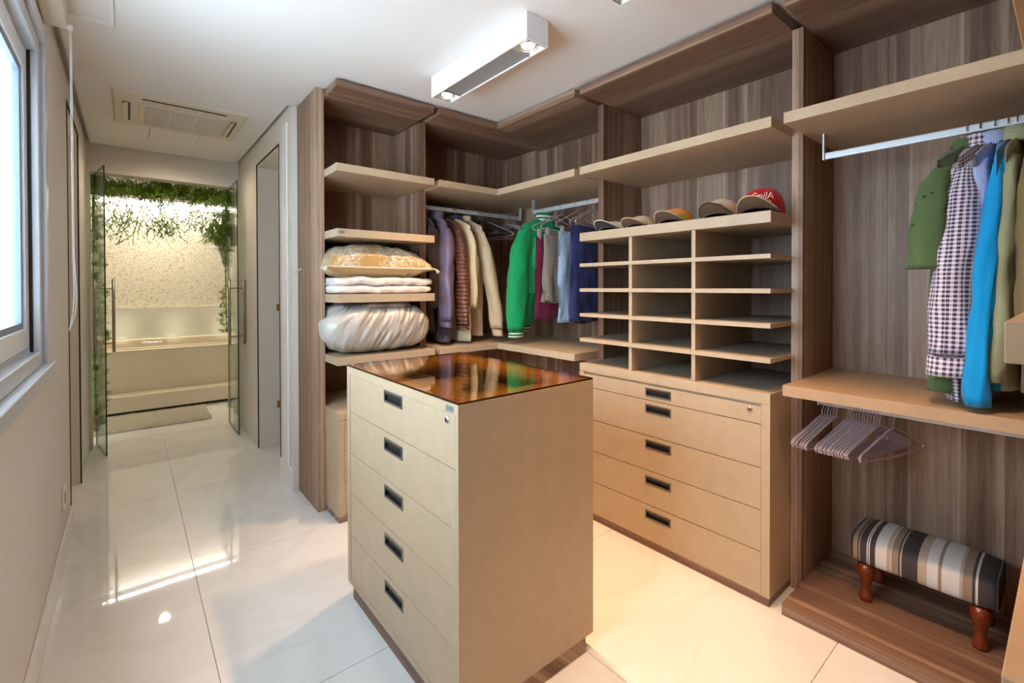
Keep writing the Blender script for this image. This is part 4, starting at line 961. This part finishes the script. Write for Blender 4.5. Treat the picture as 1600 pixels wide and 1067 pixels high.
# ------------------------------------------------------------------ bedding
def pillow(m, c, ax, ay, hx, hy, h, top=1.0, bot=0.6, n=40, seed=0, wr=0.01, e=2.6, rot=0):
    rows = []
    for sgn, hh in ((1, h*top), (-1, h*bot)):
        pass
    def P(u, v, sg):
        x = (abs(u)**0.85*math.copysign(1, u))*hx; y = (abs(v)**0.85*math.copysign(1, v))*hy
        k = max(0, (1-abs(u)**e)*(1-abs(v)**e))**0.38
        corner = 1+0.10*(abs(u)*abs(v))**3
        z = sg*h*(top if sg > 0 else bot)*k
        w = wr*noise.noise(Vector((u*4+seed, v*7, sg)))*2*(k if k < 1 else 1)+wr*0.8*noise.noise(Vector((u*11+v*3+seed, v*3, sg*3)))*k
        return (c[0]+(x*math.cos(rot)-y*math.sin(rot))*corner, c[1]+(x*math.sin(rot)+y*math.cos(rot))*corner, c[2]+z+w)
    rows = [[P(-1+2*i/n, -1+2*j/n, 1) for i in range(n+1)] for j in range(n+1)]
    m.grid(rows, mi=0)
    rows = [[P(1-2*i/n, -1+2*j/n, -1) for i in range(n+1)] for j in range(n+1)]
    m.grid(rows, mi=1)
    return m
pt = thing('cushion', (1.2, 2.95, 1.43), 'gold satin cushion with embroidered top and corner tassels, on the white blankets', 'cushion')
pc = (1.205, 2.945, 1.468); phx, phy = 0.312, 0.250
part('cover', pillow(MB(), pc, None, None, phx, phy, 0.145, 1.0, 0.42, seed=2, wr=0.014), ['f_gold', 'f_goldplain'], pt, smooth=True)
def edge_pts(c, hx, hy, n=18):
    pts = []
    for (ua, va), (ub, vb) in (((-1, -1), (1, -1)), ((1, -1), (1, 1)), ((1, 1), (-1, 1)), ((-1, 1), (-1, -1))):
        for i in range(n):
            s_ = i/n; u, v = ua+(ub-ua)*s_, va+(vb-va)*s_
            x = (abs(u)**0.85*math.copysign(1, u) if u else 0)*hx; y = (abs(v)**0.85*math.copysign(1, v) if v else 0)*hy; k = 1+0.10*(abs(u)*abs(v))**3
            pts.append((c[0]+x*k, c[1]+y*k, c[2]))
    return pts
part('piping', MB().tube(edge_pts(pc, phx, phy), 0.006, 8, closed=True), 'f_piping', pt, smooth=True)
for sx, sy in ((-1, -1), (1, -1), (-1, 1), (1, 1)):
    m = MB(); cx_, cy_ = pc[0]+sx*phx*1.10, pc[1]+sy*phy*1.10
    for k in range(14):
        a = random.uniform(-1.1, 1.1); d = Vector((sx*math.cos(a), sy*math.cos(a)*0.6+math.sin(a)*0.5, -0.5)).normalized()
        m.tube([(cx_, cy_, pc[2]), tuple(Vector((cx_, cy_, pc[2]))+d*0.022), tuple(Vector((cx_, cy_, pc[2]))+d*0.034+Vector((0, 0, -0.006)))], 0.003, 5)
    part('tassel', m, 'f_piping', pt, smooth=True)
def blanket(zc, h, x0, x1, y0, y1, seed, label):
    t = thing('folded_blanket', ((x0+x1)/2, (y0+y1)/2, zc-h/2), label, 'blanket')
    n, seg = 44, 14; rows = []
    for i in range(n+1):
        s_ = i/n; x = x0+(x1-x0)*s_; row = []
        e = min(1, min(s_, 1-s_)*9)**0.5
        dzz = 0.010*noise.noise(Vector((s_*6+seed, seed, 0)))
        for k in range(seg*2):
            a = 2*PI*k/(seg*2); cy_, hy_ = (y0+y1)/2, (y1-y0)/2
            yy = cy_+math.copysign(abs(math.cos(a))**0.22, math.cos(a))*hy_*(0.96+0.04*e); zz = math.copysign(abs(math.sin(a))**0.6, math.sin(a))*h/2*(0.75+0.25*e)
            f = 0.006*noise.noise(Vector((x*30+seed, yy*30, zz*20)))
            row.append((x, yy+(f if abs(math.cos(a)) > .7 else 0)*1.6, zc+zz+max(-0.0, 0)+f*0.6+(dzz if True else 0)))
        rows.append(row)
    part('fleece', MB().grid(rows, True, 0, True), 'f_fluffy', t, smooth=True)
    return t
blanket(1.3365, 0.050, 0.920, 1.542, 2.70, 3.20, 3, 'white fluffy folded blanket, lowest layer on the shelf under the gold cushion')
blanket(1.3865, 0.052, 0.920, 1.548, 2.70, 3.20, 7, 'white fluffy folded blanket directly beneath the gold cushion')
dv = thing('comforter', (1.2, 2.95, 0.95), 'silver satin comforter bundle bulging over the lowest open shelf', 'bedding')
def bundle():
    m = MB(); n, seg = 110, 90; rows = []
    for i in range(n+1):
        s_ = i/n; x = 0.925+0.615*s_; row = []
        e = (max(0.0, 1-abs(2*s_-1)**(3.2 if s_ > .5 else 6)))**0.45
        zc_, hz_ = 1.100, 0.150*(0.55+0.45*e if s_ < .5 else 0.30+0.70*e); yc_, hy_ = 2.945, 0.290*(0.60+0.40*e)
        for k in range(seg):
            a = 2*PI*k/seg
            yy = math.copysign(abs(math.cos(a))**0.62, math.cos(a))*hy_; zz = math.copysign(abs(math.sin(a))**0.7, math.sin(a))*hz_
            # satin drag folds sweeping from lower left to upper right
            q = s_*1.0-0.9*zz-0.5*math.cos(a)*0.1
            rg_ = lambda v_: 1-abs(v_)*2
            f = 0.016*rg_(noise.noise(Vector((q*8, zz*2.0+s_*1.0, 1))))+0.009*rg_(noise.noise(Vector((q*19, zz*4+s_*3, 7))))+0.005*noise.noise(Vector((q*50, zz*9, 3)))-0.012
            f *= 0.25+0.75*max(0, -math.cos(a)) if math.cos(a) > -.2 else 1
            fr = max(0, -math.cos(a)-0.45)/0.55
            row.append((x+0.012*noise.noise(Vector((a, s_*5, 3)))-0.085*fr*(1-s_)**3, min(yc_+yy+f*math.cos(a)*1.0, 9) if s_ > 0.15 or fr <= 0 else yc_+yy+f*math.cos(a), max(Z['L']+0.002, min(Z['S3b']-0.002, zc_+zz+f*math.sin(a)*0.6))))
        rows.append(row)
    return m.grid(rows, True, 0, True)
part('satin_cover', bundle(), 'f_silver', dv, smooth=True)
cp_ = thing('folded_coverlet', (1.25, 2.85, 1.2), 'patterned taupe coverlet wedged between comforter and shelf above', 'bedding')
rows = []
for i in range(31):
    s_ = i/30; x = 1.08+0.34*s_; e = max(0.05, 1-abs(2*s_-1)**3)**0.5
    rows.append([(x, 2.78+0.075*math.cos(a)*e*1.2, min(1.2605, 1.236+0.022*math.sin(a)*e+0.010*noise.noise(Vector((s_*14, a, 0))))) for a in [2*PI*k/16 for k in range(16)]])
part('fabric_roll', MB().grid(rows, True, 0, True), 'f_taupe', cp_, smooth=True)

# ------------------------------------------------------------------ caps
def dome(r, h, seg=24, n=9, squash=1.0):
    rows = []
    for j in range(n+1):
        t = j/n*PI/2
        rr = r*math.cos(t)**0.75 if j < n else 0.004
        zz = h*math.sin(t)**0.9
        rows.append([(rr*math.cos(2*PI*k/seg)*1.10, rr*math.sin(2*PI*k/seg)*squash, zz+0.0012*math.cos(6*2*PI*k/seg)) for k in range(seg)])
    return rows
def cap(x, y, rot, label, crown, brim, edge, h=0.105, r=0.088, text=None, under='f_capunder', lift=0.0, tilt=0.0, arch=0.045):
    z0 = 1.6690
    t = thing('baseball_cap', (x, y, z0), label, 'cap', 'caps on the pigeonhole rack', rot)
    t.rotation_euler = (0, 0, rot)
    dm = dome(r, h, 40, 12)
    def lift_(p):
        a = math.atan2(p[1], p[0])
        if abs(a) < 1.15:
            zl = (0.004+arch*0.38*(1-(abs(p[1])/(r*0.98))**2.4 if abs(p[1]) < r*0.98 else 0)) if abs(p[1]) < r*0.98 else 0.0
            return (p[0], p[1], max(p[2], zl))
        return p
    part('crown', MB().grid([[lift_(p) for p in rw] for rw in dm], True), crown, t, smooth=True, local=True)
    part('lining', MB().grid([[(p[0]*0.965, p[1]*0.965, max(0.001, lift_(p)[2]-0.002)) for p in rw] for rw in dm], True), 'f_capdark', t, smooth=True, local=True)  # inner dome coloured dark for the shaded hollow of the crown
    part('button', MB().lathe([(0.0, 0.004), (0.006, 0.003), (0.007, 0), (0.0, -0.002)], (0, 0, h), 12), crown, t, smooth=True, local=True)
    def bp(u, s_, dz):   # u -1..1 across, s_ 0..1 outward
        a = u*1.15
        r_in = r*1.06; x_in, y_in = r_in*math.cos(a)*1.08, r_in*math.sin(a)
        xo = x_in+s_*0.075*math.cos(u*0.9)*(1-0.25*abs(u)**2); yo = y_in*(1-0.08*s_)
        z = 0.004+arch*1.1*(1-(abs(yo)/(r*0.98))**2.4 if abs(yo) < r*0.98 else 0)*(0.35+0.65*s_)
        return (xo, yo, z+dz)
    top = [[bp(-1+2*i/20, j/6, 0.0035) for i in range(21)] for j in range(7)]
    bot = [[bp(-1+2*i/20, j/6, 0.0) for i in range(21)] for j in range(7)]
    b_ = part('brim', MB().grid(top), brim, t, smooth=True, local=True)
    part('brim_underside', MB().grid(bot), under, b_, smooth=True, local=True)
    part('brim_edge', MB().tube([bp(-1+2*i/20, 1.0, 0.0018) for i in range(21)], 0.0028, 6), edge, b_, smooth=True, local=True)
    part('brim_seam', MB().tube([tuple(Vector(bp(-0.95+1.9*i/20, 0.80, 0.0040))) for i in range(21)], 0.0009, 4), edge, b_, local=True)
    if text:
        for (txt, size, zc, mat_, sh, az) in text:
            cu = bpy.data.curves.new('lettering', 'FONT'); cu.body = txt; cu.size = size; cu.align_x = 'CENTER'; cu.shear = sh; cu.extrude = 0.0004; cu.resolution_u = 2
            tmp = bpy.data.objects.new('tmp', cu); COL.objects.link(tmp); dg = bpy.context.evaluated_depsgraph_get(); dg.update()
            me = bpy.data.meshes.new_from_object(tmp.evaluated_get(dg)); bpy.data.objects.remove(tmp)
            for v in me.vertices:
                zz = zc+v.co.y; tt = math.asin(min(0.98, max(0.02, (zz/h)))**(1/0.9)); rr = r*math.cos(tt)**0.75+0.0015+v.co.z
                a = az+v.co.x/(r*1.05)
                v.co = (rr*math.cos(a)*1.10, rr*math.sin(a), zz)
            me.materials.clear(); me.materials.append(MATS[mat_])
            o = bpy.data.objects.new('lettering', me); COL.objects.link(o); o.parent = t
    return t
cap(2.215, 0.905, math.radians(186), 'red baseball cap with white lettering and tan brim by the bay divider', 'f_capred', 'f_captan', 'f_captan', 0.125, 0.092, text=[('EmilA', 0.048, 0.062, 'text_white', 0.35, 0.25), ('andnbsthia', 0.020, 0.046, 'text_white', 0.25, 0.25)], arch=0.055)
cap(2.205, 1.085, math.radians(186), 'tan baseball cap with dark script and dark-edged brim beside the red cap', 'f_capbeige', 'f_capgrey', 'f_capdark', 0.100, 0.085, text=[('Camp', 0.022, 0.060, 'text_dark', 0.2, 0.1), ('Lama', 0.026, 0.036, 'text_dark', 0.3, 0.1)], arch=0.05)
cap(2.200, 1.325, math.radians(186), 'orange baseball cap with lime green lettering and tan brim', 'f_caporange', 'f_captan', 'f_captan', 0.085, 0.085, text=[('ATIVO 05', 0.030, 0.026, 'text_green', 0.1, 0.45)], arch=0.045)
cap(2.190, 1.530, math.radians(186), 'beige flattened baseball cap between the orange and grey caps', 'f_capbeige', 'f_capbeige', 'f_captan', 0.070, 0.080, arch=0.035)
cap(2.190, 1.715, math.radians(186), 'grey and white baseball cap at the rack end by the navy trousers', 'f_capgrey', 'f_capgrey', 'f_capwhite', 0.060, 0.082, arch=0.042, under='f_capdark')

# ------------------------------------------------------------------ footstool
fs = thing('footstool', (2.452, 0.378, 0.0485), 'small striped upholstered footstool with turned mahogany legs on the platform', 'footstool')
m = MB(); n = 26; hx, hy = 0.133, 0.212; z0 = 0.150
prof = []
for k in range(41):      # closed profile across x (front to back)
    a = 2*PI*k/41
rows = []
for j in range(n+1):
    v = -1+2*j/n; e = 1-0.10*abs(v)**8
    row = []
    for k in range(32):
        a = 2*PI*k/32; cx_, cz_ = math.cos(a), math.sin(a)
        x = math.copysign(abs(cx_)**0.38, cx_)*hx; z = math.copysign(abs(cz_)**0.42, cz_)
        zz = 0.222+ (z*0.062 if z > 0 else z*0.052)+ (0.024*(1-(x/hx)**2)*(1-v**4) if z > 0 else 0)
        row.append((x*e, v*hy, zz if z > 0 else zz))
    rows.append(row)
mm_ = MB().grid([[(p[0], p[1], p[2]-0.0485+0.030) for p in r] for r in rows], True, 0, True)
part('seat_cushion', mm_, 'f_stripes', fs, smooth=True, local=True)
for sy in (1, -1):
    part('piping', MB().tube([(math.copysign(abs(math.cos(a))**0.38, math.cos(a))*hx*0.905, sy*hy*1.0, 0.2035+math.copysign(abs(math.sin(a))**0.42, math.sin(a))*(0.062 if math.sin(a) > 0 else 0.052)) for a in [2*PI*k/32 for k in range(32)]], 0.0035, 6, closed=True), 'f_dkgrey', fs, smooth=True, local=True)
for sx in (1, -1):
    for sy in (1, -1):
        part('leg', MB().lathe([(0.0, 0), (0.021, 0), (0.023, 0.012), (0.024, 0.02), (0.019, 0.034), (0.0165, 0.055), (0.019, 0.078), (0.027, 0.102), (0.031, 0.122), (0.031, 0.138), (0.026, 0.153), (0.0, 0.153)], (sx*0.098, sy*0.168, 0), 20), 'mahogany', fs, smooth=True, local=True)

# soap / small outlet on left wall
ol = thing('wall_outlet', (XC0, 3.22, 0.30), 'small white electrical outlet plate low on the window wall', 'outlet')
part('plate', B(XC0+0.0005, XC0+0.008, 3.18, 3.26, 0.24, 0.36), 'white', ol, 0.002)
part('socket', B(XC0+0.0082, XC0+0.010, 3.20, 3.24, 0.275, 0.325), 'lampgrey', ol)
